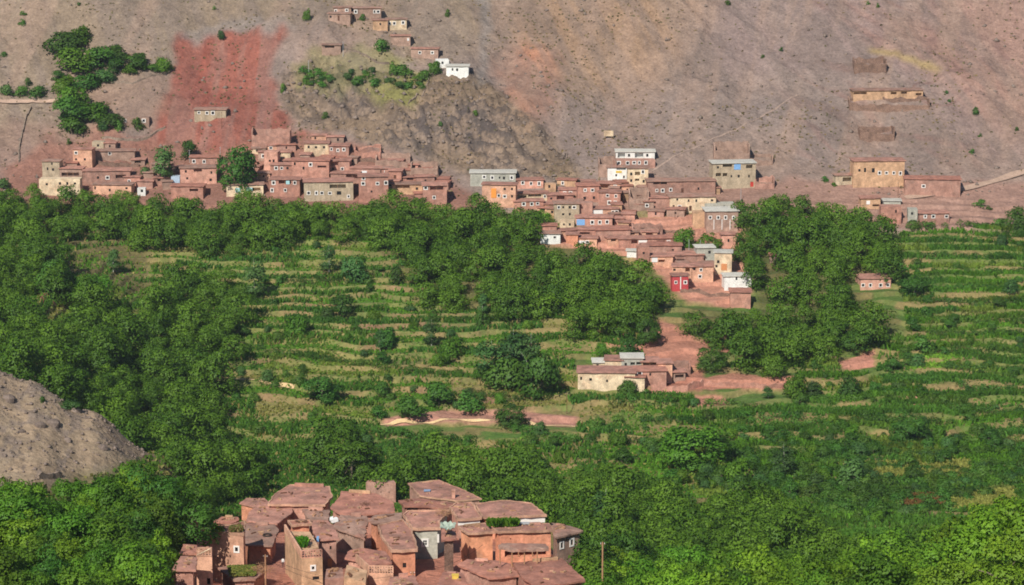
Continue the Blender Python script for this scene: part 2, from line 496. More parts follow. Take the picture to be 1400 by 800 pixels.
# ------------------------------------------------------------------ colours of the land (what the soil and rock are, no light in them)
def lin(*c): return np.array(srgb(*c))
def lay(C, m, col): m = m[..., None]; return C * (1 - m) + col * m
big = smooth01(.5 + .9 * fbm(XX / 90, YY / 60, 4, 101)); mid = smooth01(.5 + 1.1 * fbm(XX / 22, YY / 22, 4, 111))
jitu = fbm(XX / 16, YY / 16, 5, 121, .62) * 26; jitv = fbm(XX / 16, YY / 16, 5, 131, .62) * 17 + HM * fbm(XX / 3.5, YY / 30, 3, 135) * 16
def zone(poly, b=9, ju=1.0):
    m = inpoly(UU + jitu * ju, VV + jitv * ju, poly).astype(float)
    return blur(m, b)
C = np.zeros(Z.shape + (3,)); C[:] = lin(160, 143, 133)
C = lay(C, big * .6, lin(168, 140, 122)); C = lay(C, mid * .4, lin(146, 132, 126))
strk0 = smooth01(.5 + 1.6 * fbm((UU * .62 - VV) / 22, (UU + .62 * VV) / 260, 3, 148))
C = lay(C, .8 * zone([(-200, -300), (700, -300), (690, 60), (560, 90), (420, 30), (250, 70), (100, 200), (-200, 210)], 41), lin(162, 142, 118))
C = lay(C, .8 * zone([(670, -200), (980, -200), (960, 60), (880, 130), (800, 140), (700, 90)], 61), lin(176, 142, 112))
C = lay(C, .9 * zone([(1080, -20), (1180, 50), (1420, 190), (1420, 120), (1220, 10), (1160, -40)], 21) * (.3 + .7 * strk0), lin(190, 136, 112))
C = lay(C, .95 * zone([(700, 60), (760, 70), (750, 150), (720, 190), (680, 120)], 31), lin(190, 134, 106))
C = lay(C, .7 * zone([(960, -200), (1700, -200), (1700, 260), (1330, 210), (1200, 100), (980, 110)], 61), lin(162, 138, 130))
C = lay(C, .55 * zone([(1260, 60), (1300, -60), (1700, -60), (1700, 240), (1390, 200)], 41), lin(184, 140, 120))
strk = smooth01((ridged((UU * .62 - VV) / 26 + 3 * fbm(XX / 40, YY / 40, 2, 140), (UU + VV) / 500, 2, 141) - .72) / .2)
C = lay(C, strk * .75 * HM * smooth01((UU - 1000) / 200), lin(150, 118, 108))
dsl = smooth01(.5 + 1.5 * fbm((XX + .35 * YY) / 5, YY / 70, 4, 143)); C = lay(C, dsl * .55 * HM, lin(140, 124, 114)); dsl2 = smooth01(.4 + 1.6 * fbm((XX - .25 * YY) / 8, YY / 60, 4, 144)); C = lay(C, dsl2 * .45 * HM, lin(182, 152, 132))
C = lay(C, .6 * zone([(150, 175), (-80, 160), (-80, 270), (60, 260), (100, 200)], 21), lin(166, 134, 118))
redv = .62 + .36 * smooth01(.5 + 1.5 * fbm(XX / 3, YY / 40, 4, 146)); C = lay(C, redv * zone([(235, 55), (300, 45), (385, 40), (392, 60), (370, 110), (380, 160), (420, 185), (350, 200), (300, 215), (230, 190), (165, 195), (215, 160), (235, 115)], 9), lin(166, 102, 86))
C = lay(C, .6 * zone([(235, 50), (290, 45), (275, 110), (330, 150), (290, 160), (235, 120)], 9), lin(162, 94, 79))
C = lay(C, .55 * zone([(120, 130), (225, 95), (235, 160), (180, 165), (130, 160)], 15), lin(172, 140, 120))
C = lay(C, .55 * zone([(270, 30), (390, 20), (400, 45), (300, 48), (235, 60)], 9), lin(160, 148, 140))
C = lay(C, .85 * zone([(60, 195), (140, 170), (300, 200), (420, 180), (520, 205), (600, 235), (640, 250), (700, 300), (640, 330), (0, 330), (0, 250)], 17), lin(166, 118, 100))
C = lay(C, .75 * kn, lin(150, 130, 112)); C = lay(C, kn * .9 * smooth01((rk - .66) / .07), lin(98, 88, 84)); C = lay(C, kn * .8 * smooth01((ridged(XX / 3 + YY / 9, YY / 4, 3, 171) - .68) / .08), lin(104, 94, 88)); C = lay(C, kn * .5 * mid, lin(164, 138, 108))
C = lay(C, .8 * zone([(400, 95), (460, 65), (520, 70), (590, 108), (560, 140), (470, 132), (410, 125)], 9) * (.4 + .6 * mid), lin(150, 148, 84))
C = lay(C, .8 * zone([(860, 240), (1100, 250), (1400, 245), (1500, 300), (1280, 320), (1060, 310), (880, 330), (820, 300)], 17), lin(180, 140, 122))
C = lay(C, .9 * blur((linedist(UU + jitu * .4, VV + jitv * .3, [(1190, 67), (1230, 75), (1280, 95)]) < 4).astype(float), 9) * (YY > 960), lin(186, 160, 112))
C = lay(C, .7 * blur((linedist(UU + jitu * .5, VV + jitv * .3, [(655, -20), (668, 40), (662, 75), (655, 112)]) < 6).astype(float), 7) * (YY > 960), lin(152, 142, 134))
# valley floor: brown-pink soil and dry grass, cropped strips
C *= .71
VM = smooth01((YY - 560) / 40) * smooth01((940 - 24 * smooth01((UU - 1000) / 150) + 4 * fbm(XX / 8, YY / 8, 3, 149) - YY) / 8)
soil = lay(np.zeros(Z.shape + (3,)) + lin(142, 128, 82), mid, lin(140, 110, 84))
C = lay(C, VM, 0) + soil * VM[..., None]
riser = smooth01((fr - .72) / .08) * TM * (.35 + .65 * smooth01(.5 + 1.6 * fbm(XX / 17, YY / 9, 3, 145)))
SEGW = 16 + 22 * _h(TK, TK * 0 + 3, 5)
SEG = np.floor((XX + 60 * _h(TK, TK * 0 + 1, 9) + .15 * YY) / SEGW)
CROP = _h(TK, SEG, 77)
crop_col = np.zeros(Z.shape + (3,))
for lo, hi, c in ((0, .34, (84, 118, 44)), (.34, .56, (74, 106, 46)), (.56, .68, (100, 124, 52)), (.68, .8, (138, 132, 78)), (.8, 1.01, (78, 116, 46))):
    mm = ((CROP >= lo) & (CROP < hi))
    crop_col[mm] = lin(*c)
C = lay(C, VM * (1 - riser) * (.65 + .35 * mid), crop_col)
C = lay(C, VM * riser * smooth01(.35 + .9 * fbm(XX / 6, YY / 6, 3, 151)), lin(98, 116, 56))
RG = smooth01((UU - 800) / 250) * VM; C = lay(C, RG * .6 * (1 - .5 * riser), lin(82, 108, 48))
def bandh(x, y):
    w_ = y + 5 * fbm(x / 40, y / 40, 2, 501) + .05 * x
    bw = 4.6 + 5 * (y < 735); k = np.floor(w_ / bw); return _h(k, np.floor((x + 40 * _h(k, k * 0, 3)) / 26), 91)
BH = bandh(XX, YY)
BARES = blur(((BH < .26) & (YY > 560) & (YY < 930)).astype(float), 3)
C = lay(C, BARES * VM * .75 * smooth01((UU - 480) / 200), lin(146, 126, 84))
C = lay(C, VM * .6 * zone([(88, 322), (206, 322), (206, 405), (88, 370)], 5, .3), lin(160, 136, 96)) if True else C
C = lay(C, VM * .75 * zone([(-80, 258), (560, 268), (700, 290), (920, 390), (900, 455), (600, 412), (500, 325), (205, 328), (205, 405), (80, 405), (330, 480), (300, 600), (380, 645), (200, 700), (-80, 480)], 9, .3) * (YY > 560), lin(92, 90, 54))
C = lay(C, VM * .75 * zone([(1008, 270), (1180, 270), (1225, 320), (1225, 372), (1165, 375), (1165, 400), (1235, 440), (1130, 490), (1010, 495), (940, 450), (935, 420), (1040, 430)], 9, .3), lin(92, 90, 54))
C = lay(C, .9 * zone([(520, 575), (600, 562), (700, 558), (790, 570), (790, 586), (700, 580), (600, 580), (530, 584)], 5, .3), lin(178, 128, 112))
C = lay(C, .95 * zone([(885, 465), (905, 440), (935, 450), (950, 465), (990, 460), (1000, 480), (960, 480), (950, 510), (890, 500), (830, 465), (850, 450)], 5, .5), lin(182, 126, 106))
C = lay(C, .9 * zone([(950, 522), (1000, 512), (1085, 516), (1085, 533), (1000, 530), (950, 535)], 5, .4), lin(186, 128, 108))
C = lay(C, .9 * zone([(948, 540), (985, 540), (1000, 552), (950, 554)], 3, .3), lin(186, 128, 108))
C = lay(C, .9 * zone([(870, 535), (960, 505), (965, 530), (900, 540)], 5, .3), lin(182, 122, 104))
C = lay(C, .9 * zone([(1145, 495), (1190, 478), (1195, 500), (1160, 510)], 3, .4), lin(190, 130, 112))
C = lay(C, .9 * zone([(1230, 540), (1250, 537), (1265, 558), (1240, 555)], 3, .3), lin(190, 130, 112))
C = lay(C, .95 * zone([(700, 330), (850, 300), (1010, 290), (1030, 400), (1000, 420), (940, 412), (915, 390), (860, 350), (760, 335)], 7, .4), lin(184, 132, 112))
C = lay(C, .9 * zone([(40, 398), (100, 398), (103, 412), (60, 415)], 3, .4), lin(190, 130, 116))
C = lay(C, .9 * zone([(50, 295), (62, 300), (64, 315), (54, 312)], 3, .4), lin(200, 150, 130))
# foreground: dusty earth, grey-brown spur, red village ground
FG = smooth01((570 - YY) / 30)
C = lay(C, FG, lin(128, 108, 84)); C = lay(C, FG * mid * .8, lin(88, 96, 52))
C = lay(C, sp, lin(160, 138, 114)); C = lay(C, sp * mid * .6, lin(142, 124, 102)); C = lay(C, sp * .5 * smooth01(.3 + fbm(XX / 3, YY / 3, 3, 163)), lin(150, 134, 112)); C = lay(C, sp * .5 * smooth01((ridged(XX / 5, YY / 5, 3, 161) - .7) / .1), lin(112, 102, 98))
C = lay(C, .9 * zone([(360, 625), (400, 610), (425, 640), (405, 655), (375, 650)], 3, .3), lin(180, 142, 126))
C = lay(C, .95 * zone([(235, 730), (330, 680), (560, 650), (760, 700), (810, 760), (810, 900), (220, 900)], 9, .2) * (YY < 470), lin(180, 122, 102))
# landslip ground in front of spur wall
C = np.clip(C, .01, .9)

def land(name, j0, j1, label):
    na = len(A); nj = j1 - j0
    V = np.stack([XX[:, j0:j1], YY[:, j0:j1], Z[:, j0:j1]], -1).reshape(-1, 3)
    i, j = np.meshgrid(np.arange(na - 1), np.arange(nj - 1), indexing='ij')
    b = (i * nj + j).ravel()
    Fq = np.stack([b, b + nj, b + nj + 1, b + 1], 1)
    me = np_mesh(name, V, Fq, M['land'], smooth=True, colors=C[:, j0:j1].reshape(-1, 3))
    o = link(bpy.data.objects.new(name, me))
    return tag(o, label, name.replace('_', ' '), None, 'structure')
land('mountainside', HILL_ROW, len(YR), 'bare mauve and tan mountainside above the village with a red earth patch')
land('terraced_valley', FORE_ROW, HILL_ROW + 1, 'green valley side cut into low earth terraces')
land('foreground_hill', 0, FORE_ROW + 1, 'near hillside with grey rocky spur and red village ground')

def drape(name, pts, width, mat, label, cat, lift=.12, ymin=600, step=1.2):
    P3 = []
    for (u0, v0), (u1, v1) in zip(pts[:-1], pts[1:]):
        a, b = ground(u0, v0, ymin), ground(u1, v1, ymin)
        n = max(2, int((b - a).length / step))
        P3 += [a.lerp(b, k / n) for k in range(n)]
    P3.append(b)
    X = np.array([p[:2] for p in P3])
    for _ in range(6): X[1:-1] = (X[:-2] + X[1:-1] * 2 + X[2:]) / 4
    T = np.gradient(X, axis=0); T /= np.linalg.norm(T, axis=1)[:, None]
    Nn = np.stack([-T[:, 1], T[:, 0]], 1)
    off = np.linspace(-.5, .5, 9)
    wv = width * (1 + .2 * np.sin(np.arange(len(X)) * .37))
    G = X[:, None, :] + Nn[:, None, :] * (off[None, :, None] * wv[:, None, None])
    zz = sample(Z, G[..., 0].ravel(), G[..., 1].ravel()).reshape(G.shape[:2])
    zz = np.maximum(zz, zz.mean(1, keepdims=True) - .25) + lift
    V = np.concatenate([G, zz[..., None]], -1).reshape(-1, 3)
    i, j = np.meshgrid(np.arange(len(X) - 1), np.arange(8), indexing='ij'); b = (i * 9 + j).ravel()
    me = np_mesh(name, V, np.stack([b, b + 1, b + 10, b + 9], 1), mat, True)
    return tag(link(bpy.data.objects.new(name, me)), label, cat, None, 'structure')
drape('dirt_road', [(1238, 271), (1290, 264), (1330, 256), (1370, 245), (1405, 234)], 3.6, P['road'], 'pale dirt track climbing to the right past the long red house', 'road', .15, 900)
drape('dirt_road', [(-5, 139), (20, 140), (50, 139), (75, 139)], 3.0, P['road'], 'short pale track on the slope beside the top trees', 'road', .15, 950)
drape('mountain_path', [(890, 235), (940, 205), (1000, 180), (1060, 150), (1090, 130)], .7, P['faint'], 'faint footpath slanting up the grey slope', 'path', .1, 940)
drape('footpath', [(520, 581), (560, 577), (640, 574), (720, 576), (790, 584)], 1.2, P['path'], 'sandy path along the pink bank between terraces', 'path', .15, 640)
drape('footpath', [(303, 516), (335, 519), (370, 525), (402, 531)], 1.3, P['path'], 'bright sandy path crossing terraces beside the dense wood', 'path', .15, 640)
drape('footpath', [(1185, 630), (1260, 628), (1330, 629), (1400, 628)], .9, P['path'], 'thin pale path along the lower right terraces', 'path', .15, 640)
# ------------------------------------------------------------------ buildings
UP = Vector((0, 0, 1))
def ccw(fp):
    a = sum(p.x * q.y - q.x * p.y for p, q in zip(fp, fp[1:] + fp[:1]))
    return fp if a > 0 else fp[::-1]
def offset_poly(fp, d):
    """fp counter-clockwise list of Vector (z ignored); d > 0 grows"""
    n = len(fp); out = []
    for i in range(n):
        p0, p1, p2 = fp[i - 1], fp[i], fp[(i + 1) % n]
        e1 = Vector((p1.x - p0.x, p1.y - p0.y)).normalized(); e2 = Vector((p2.x - p1.x, p2.y - p1.y)).normalized()
        n1, n2 = Vector((e1.y, -e1.x)), Vector((e2.y, -e2.x))
        m = n1 + n2
        k = max(.45, 1 + n1.dot(n2))
        q = Vector((p1.x, p1.y)) + m * (d / k)
        out.append(Vector((q.x, q.y, p1.z)))
    return out
def wall_mesh(mb, fp, zb, zt, holes):
    """walls of a prism on the ccw footprint, with real openings; holes {edge: [(s0,s1,z0,z1,depth), ...]}; top closed"""
    n = len(fp)
    for i in range(n):
        p, q = fp[i], fp[(i + 1) % n]
        d = Vector((q.x - p.x, q.y - p.y, 0)); L = d.length; d = d / L
        inn = Vector((-d.y, d.x, 0))
        hs = []
        for h in holes.get(i, []):
            s0, s1, a, b, dep = h
            s0, s1, a, b = max(.12, s0), min(L - .12, s1), max(zb + .1, a), min(zt - .1, b)
            if s1 - s0 < .1 or b - a < .1: continue
            if any(s0 < g[1] + .02 and s1 > g[0] - .02 and a < g[3] + .02 and b > g[2] - .02 for g in hs): continue
            hs.append((s0, s1, a, b, dep))
        xs = sorted({0, L, *[h[0] for h in hs], *[h[1] for h in hs]}); zs = sorted({zb, zt, *[h[2] for h in hs], *[h[3] for h in hs]})
        P = lambda s, z, dd=0: (p.x + d.x * s + inn.x * dd, p.y + d.y * s + inn.y * dd, z)
        for x0, x1 in zip(xs[:-1], xs[1:]):
            for z0, z1 in zip(zs[:-1], zs[1:]):
                cx, cz = (x0 + x1) / 2, (z0 + z1) / 2
                if any(h[0] < cx < h[1] and h[2] < cz < h[3] for h in hs): continue
                mb.face([P(x0, z0), P(x1, z0), P(x1, z1), P(x0, z1)])
        for s0, s1, a, b, dep in hs:
            mb.face([P(s0, a), P(s0, a, dep), P(s0, b, dep), P(s0, b)])
            mb.face([P(s1, a), P(s1, b), P(s1, b, dep), P(s1, a, dep)])
            mb.face([P(s0, a), P(s1, a), P(s1, a, dep), P(s0, a, dep)])
            mb.face([P(s0, b), P(s0, b, dep), P(s1, b, dep), P(s1, b)])
            mb.face([P(s0, a, dep), P(s1, a, dep), P(s1, b, dep), P(s0, b, dep)])
        holes[i] = hs
    mb.face([(p.x, p.y, zt) for p in fp])

def roof_mesh(fp, z, over, th, step, jit, rnd, lip=0.0, dome=.12):
    """mud roof slab on footprint fp (ccw): ragged edge, slight sag, optional raised rim (material 1)"""
    ring = offset_poly(fp, over)
    pts = []
    for p, q in zip(ring, ring[1:] + ring[:1]):
        L = (q - p).length; n = max(1, int(L / step))
        e = (q - p).normalized(); o = Vector((e.y, -e.x, 0))
        for k in range(n):
            t = p.lerp(q, k / n) + o * rnd.uniform(-jit, jit)
            pts.append(Vector((t.x, t.y, rnd.uniform(-jit, jit) * .4)))
    n = len(pts)
    mb = MB()
    inner = offset_poly([Vector((p.x, p.y, p.z)) for p in pts], -.27) if lip else None
    C0 = sum((Vector((p.x, p.y, 0)) for p in pts), Vector()) / n
    top = z + th
    for i in range(n):
        a, b = pts[i], pts[(i + 1) % n]
        A0, B0 = Vector((a.x, a.y, z + a.z)), Vector((b.x, b.y, z + b.z))
        A1, B1 = Vector((a.x, a.y, top + lip + a.z)), Vector((b.x, b.y, top + lip + b.z))
        mb.face([A0, B0, B1, A1], 1 if lip else 0)
        if lip:
            a2, b2 = inner[i], inner[(i + 1) % n]
            A2, B2 = Vector((a2.x, a2.y, top + lip + a.z)), Vector((b2.x, b2.y, top + lip + b.z))
            A3, B3 = Vector((a2.x, a2.y, top)), Vector((b2.x, b2.y, top))
            mb.face([A1, B1, B2, A2], 1); mb.face([A2, B2, B3, A3], 1)
            A1, B1 = A3, B3
        cc = Vector((C0.x, C0.y, top + dome)); h = .45
        A4, B4 = A1.lerp(cc, h) + UP * dome * .3, B1.lerp(cc, h) + UP * dome * .3
        mb.face([A1, B1, B4, A4]); mb.face([A4, B4, cc])
    mb.face([Vector((p.x, p.y, z + p.z)) for p in reversed(pts)], 0)
    return mb

def opening(root, p, d, s, zc, w_, h_, kind, scale=1.0):
    """window / door parts for an opening centred at s along the wall from p in direction d; out = outward normal"""
    out = Vector((d.y, -d.x, 0))
    c = Vector((p.x, p.y, 0)) + d * s + UP * zc
    if kind in ('w', 'a', 'W'):
        fb = (.18 + .13 * ((s * 7.31 + zc * 3.77) % 1)) if kind != 'W' else .3
        f = MB()
        hw, hh = w_ / 2, h_ / 2
        e = out * .035
        f.box(c + d * (hw + fb / 2) + e, d * fb / 2, out * .06, UP * (hh + fb))
        f.box(c - d * (hw + fb / 2) + e, d * fb / 2, out * .06, UP * (hh + fb))
        f.box(c + UP * (hh + fb / 2) + e, d * (hw - .002), out * .058, UP * fb / 2)
        f.box(c - UP * (hh + fb / 2) + e, d * (hw - .002), out * .058, UP * fb / 2)
        fo = f.build('window', P['frame'], root)
        g = MB(); g.box(c - out * .14, d * (hw + .02), out * .02, UP * (hh + .02))
        g.build('pane', P['glass'], fo)
        if kind == 'W':
            b = MB()
            b.box(c - out * .09, d * .03, out * .02, UP * hh); b.box(c - out * .09, d * hw, out * .018, UP * .03)
            b.build('glazing_bar', P['frame'], fo)
    elif kind == 's':
        g = MB(); g.box(c - out * .2, d * (w_ / 2 + .02), out * .02, UP * (h_ / 2 + .02))
        g.build('window', P['glass'], root)
    elif kind in ('d', 'D'):
        g = MB(); g.box(c - out * .18, d * (w_ / 2 + .02), out * .03, UP * (h_ / 2 + .02))
        g.build('door', P['door'] if kind == 'd' else P['redpaint'], root)

SIZES = {'w': (.85, .95), 'a': (.8, 1.1), 's': (.75, 1.0), 'd': (1.0, 2.0), 'D': (1.3, 2.0), 'W': (1.0, 1.3)}
HOUSES = []
def parse(spec, Yd):
    """'w 62,228 75,228; v 85-95,236,5' in pixels of the photograph -> [(kind, u, v, wpx or None, hpx or None)]"""
    out = []
    for grp in filter(None, (g.strip() for g in spec.split(';'))):
        toks = grp.split(); k = toks[0]
        for t in toks[1:]:
            q = t.split(',')
            if '-' in q[0]:
                a, b = map(float, q[0].split('-')); out.append((k, (a + b) / 2, float(q[1]), b - a, float(q[2]) if len(q) > 2 else 5.0))
            else:
                out.append((k, float(q[0]), float(q[1]), float(q[2]) if len(q) > 2 else None, float(q[3]) if len(q) > 3 else None))
    return out
def prism_house(name, label, cat, fp, zb, zt, wall, roof, spec, over=.35, th=.28, lip=0., group=None, rafters=False, near=False, seed=1, jit=.08, rimmat='rim'):
    """fp: list of Vector; openings are given where they are seen and land on the wall they lie on"""
    rnd = random.Random(seed)
    fp = ccw([Vector((p.x, p.y, 0)) for p in fp])
    c = sum(fp, Vector()) / len(fp)
    root = empty(name, (c.x, c.y, max(zb, hz(c.x, c.y))))
    tag(root, label, cat, group); WLOC[root.name] = Vector(root.location)
    holes, todo = {}, []
    for k, u, v, wp, hp in parse(spec, 0):
        a, b = map(float, ray(u, v)); D = Vector((a, 1, b))
        best = None
        for i in range(len(fp)):
            p, q2 = fp[i], fp[(i + 1) % len(fp)]
            d = (q2 - p); L = d.length; d = d / L; out = Vector((d.y, -d.x, 0))
            if out.dot(D) >= -.02: continue
            t = out.dot(p) / out.dot(D)
            X = D * t; s = (X - p).dot(d)
            if -.6 < s < L + .6 and (best is None or t < best[0]): best = (t, i, s, X.z, p, d, L)
        if best is None: continue
        t, i, s, z, p, d, L = best
        px = F / (t * CP + (-z) * SP); proj_f = max(.35, abs(d.x))
        if k == 'v':
            wv, hv = wp / px / proj_f, hp / px
            holes.setdefault(i, []).append((s - wv / 2, s + wv / 2, z - hv / 2, z + hv / 2, 1.8 if not near else 2.6))
            n = int(wv / 2.2)
            if n > 1: todo.append(('posts', p, d, s, z, wv, hv, n))
        elif k in SIZES:
            ws, hs = SIZES[k]
            if not wp and k in 'was': ws *= .8 + .45 * ((u * 3.17 + v) % 1); hs *= .8 + .4 * ((u * 1.93 + v * 2.3) % 1)
            if wp: ws = wp / px / proj_f
            if hp: hs = hp / px
            s = min(max(s, ws / 2 + .35), L - ws / 2 - .35)
            holes.setdefault(i, []).append((s - ws / 2, s + ws / 2, z - hs / 2, z + hs / 2, .3))
            todo.append((k, p, d, s, z, ws, hs, 0))
        else:
            todo.append((k, p, d, s, z, (wp or 5) / px / proj_f, (hp or 5) / px, 0))
    mb = MB(); wall_mesh(mb, fp, zb, zt, holes)
    mb.build('wall', W[wall], root)
    if roof:
        rm = roof_mesh(fp, zt + .003, over, th, .9 if near else 1.6, jit, rnd, lip)
        rm.build('roof', [R[roof], R[rimmat]] if lip else R[roof], root)
    if rafters:
        for p, q2 in zip(fp, fp[1:] + fp[:1]):
            d = (q2 - p); L = d.length; d = d / L; out = Vector((d.y, -d.x, 0))
            if out.y > .5: continue
            s = .3
            while s < L - .2:
                cc = p + d * s + UP * (zt - .09 + rnd.uniform(-.03, .03))
                rf = MB(); rf.tube(cc - out * .2, cc + out * rnd.uniform(.4, .62), .08, .07, 5); s += rnd.uniform(.6, 1.1)
                rf.build('roof_beam', P['wood_dark'], root)
    for k, p, d, s, z, ws, hs, n in todo:
        out = Vector((d.y, -d.x, 0))
        if k == 'posts':
            for j in range(1, n):
                x = p + d * (s - ws / 2 + ws * j / n) - out * .12
                b = MB(); b.tube((x.x, x.y, z - hs / 2), (x.x, x.y, z + hs / 2), .09, .08, 5); b.build('veranda_post', P['wood'], root)
        elif k in SIZES: opening(root, p, d, s, z, ws, hs, k)
        else:
            mt = {'c': 'whitecloth', 'co': 'orangecloth', 'cy': 'cyan', 'cb': 'bluecloth', 'cl': 'yellow', 'cw': 'frame', 'cs': 'shutter'}[k]
            b = MB(); cc = Vector((p.x, p.y, z)) + d * s + out * .08
            b.box(cc, d * ws / 2, out * .04, UP * hs / 2)
            b.build({'cw': 'painted_panel', 'cl': 'painted_panel', 'cs': 'shutter'}.get(k, 'curtain'), P[mt], root)
    HOUSES.append((c, max((p - c).length for p in fp)))
    return root

def far_house(u0, u1, vt, vb, wall, roof, depth, spec, label, yaw=None, lip=0., over=.48, cat='house', ymin=600):
    rnd = random.Random(int(u0 * 13 + vb * 7))
    g = ground((u0 + u1) / 2, vb, ymin)
    Y = g.y
    a, b = at_y(u0, vb, Y), at_y(u1, vb, Y)
    zt = at_y((u0 + u1) / 2, vt, Y).z; 
    th = .26
    yaw = rnd.uniform(-7, 7) if yaw is None else yaw
    wd = (b - a).length / math.cos(math.radians(yaw)); c0 = (a + b) / 2
    d = Vector((math.cos(math.radians(yaw)), math.sin(math.radians(yaw)), 0)); inn = Vector((-d.y, d.x, 0))
    fp = [c0 - d * wd / 2, c0 + d * wd / 2, c0 + d * wd / 2 + inn * depth, c0 - d * wd / 2 + inn * depth]
    zb = min(g.z, *[hz(p.x, p.y) for p in fp[:2]]) - 1.2
    return prism_house('house', label, cat, fp, zb, zt - (th if roof else 0), wall, roof, spec, over, th, lip, 'earth houses of the hillside villages', seed=int(u0 * 31 + vb))

def ruin(u0, u1, vt, vb, depth, wall, label, jag=.9, ymin=600, top_back=None):
    """roofless enclosure: four thick walls with a broken top"""
    rnd = random.Random(int(u0 * 17 + vb))
    g = ground((u0 + u1) / 2, vb, ymin); Y = g.y
    a, b = at_y(u0, vb, Y), at_y(u1, vb, Y); zt = at_y((u0 + u1) / 2, vt, Y).z
    H = max(1.2, zt - g.z)
    root = empty('ruined_house', ((a.x + b.x) / 2, Y, g.z)); WLOC[root.name] = Vector(root.location)
    tag(root, label, 'ruin', 'roofless ruins on the slopes')
    fp = [a, b, b + Vector((0, depth, 0)), a + Vector((0, depth, 0))]
    for i in range(4):
        p, q2 = fp[i], fp[(i + 1) % 4]
        d = (q2 - p); L = d.length; d /= L; out = Vector((d.y, -d.x, 0))
        n = max(4, int(L / .6)); mb = MB()
        wk, tops = 0.0, []
        for k in range(n + 1):
            wk = min(1.0, max(0.0, wk + rnd.uniform(-.3, .3) + (.45 if rnd.random() < .1 else 0)))
            tops.append(zt - (H * .3 if i == 0 else 0) - wk * min(1.5, H * .38) * jag - rnd.uniform(0, .12))
        if i == 2: tops = [t + H * .05 for t in tops]
        P4 = []
        for k in range(n + 1):
            c = p + d * L * k / n
            zb = min(g.z, hz(c.x, c.y)) - 1
            tz = max(tops[k], hz(c.x, c.y) + .4)
            P4.append([(c + out * o).xy.to_3d() + UP * zz for o, zz in ((.25, zb), (.25, tz), (-.25, tz + .06), (-.25, zb))])
        for k in range(n):
            A4, B4 = P4[k], P4[k + 1]
            mb.face([A4[0], B4[0], B4[1], A4[1]]); mb.face([A4[1], B4[1], B4[2], A4[2]]); mb.face([A4[2], B4[2], B4[3], A4[3]])
        mb.face(P4[0]); mb.face(P4[-1][::-1])
        mb.build('wall', W[wall], root)
    return root

def rubble_wall(name, pts, height, width, mat, label, cat='wall', ymin=600, group=None):
    P3 = []
    for (a, b) in zip(pts[:-1], pts[1:]):
        p, q2 = ground(*a, ymin), ground(*b, ymin)
        n = max(1, int((q2 - p).length / .8))
        P3 += [p.lerp(q2, k / n) for k in range(n)]
    P3.append(q2)
    rnd = random.Random(len(P3) * 7 + int(pts[0][0])); mb = MB(); R4 = []
    for k, p in enumerate(P3):
        t = (P3[min(k + 1, len(P3) - 1)] - P3[max(k - 1, 0)]); t.z = 0; t.normalize(); o = Vector((t.y, -t.x, 0))
        z = hz(p.x, p.y); h = height * rnd.uniform(.7, 1.15); w2 = width * rnd.uniform(.4, .6)
        c = Vector((p.x, p.y, 0))
        R4.append([c + o * w2 + UP * (z - .8), c + o * w2 * .8 + UP * (z + h), c - o * w2 * .8 + UP * (z + h), c - o * w2 + UP * (z - .8)])
    for a, b in zip(R4[:-1], R4[1:]):
        for i in range(3): mb.face([a[i], b[i], b[i + 1], a[i + 1]])
    mb.face(R4[0][::-1]); mb.face(R4[-1])
    return tag(mb.build(name, W[mat], None, P3[len(P3) // 2]), label, cat, group)

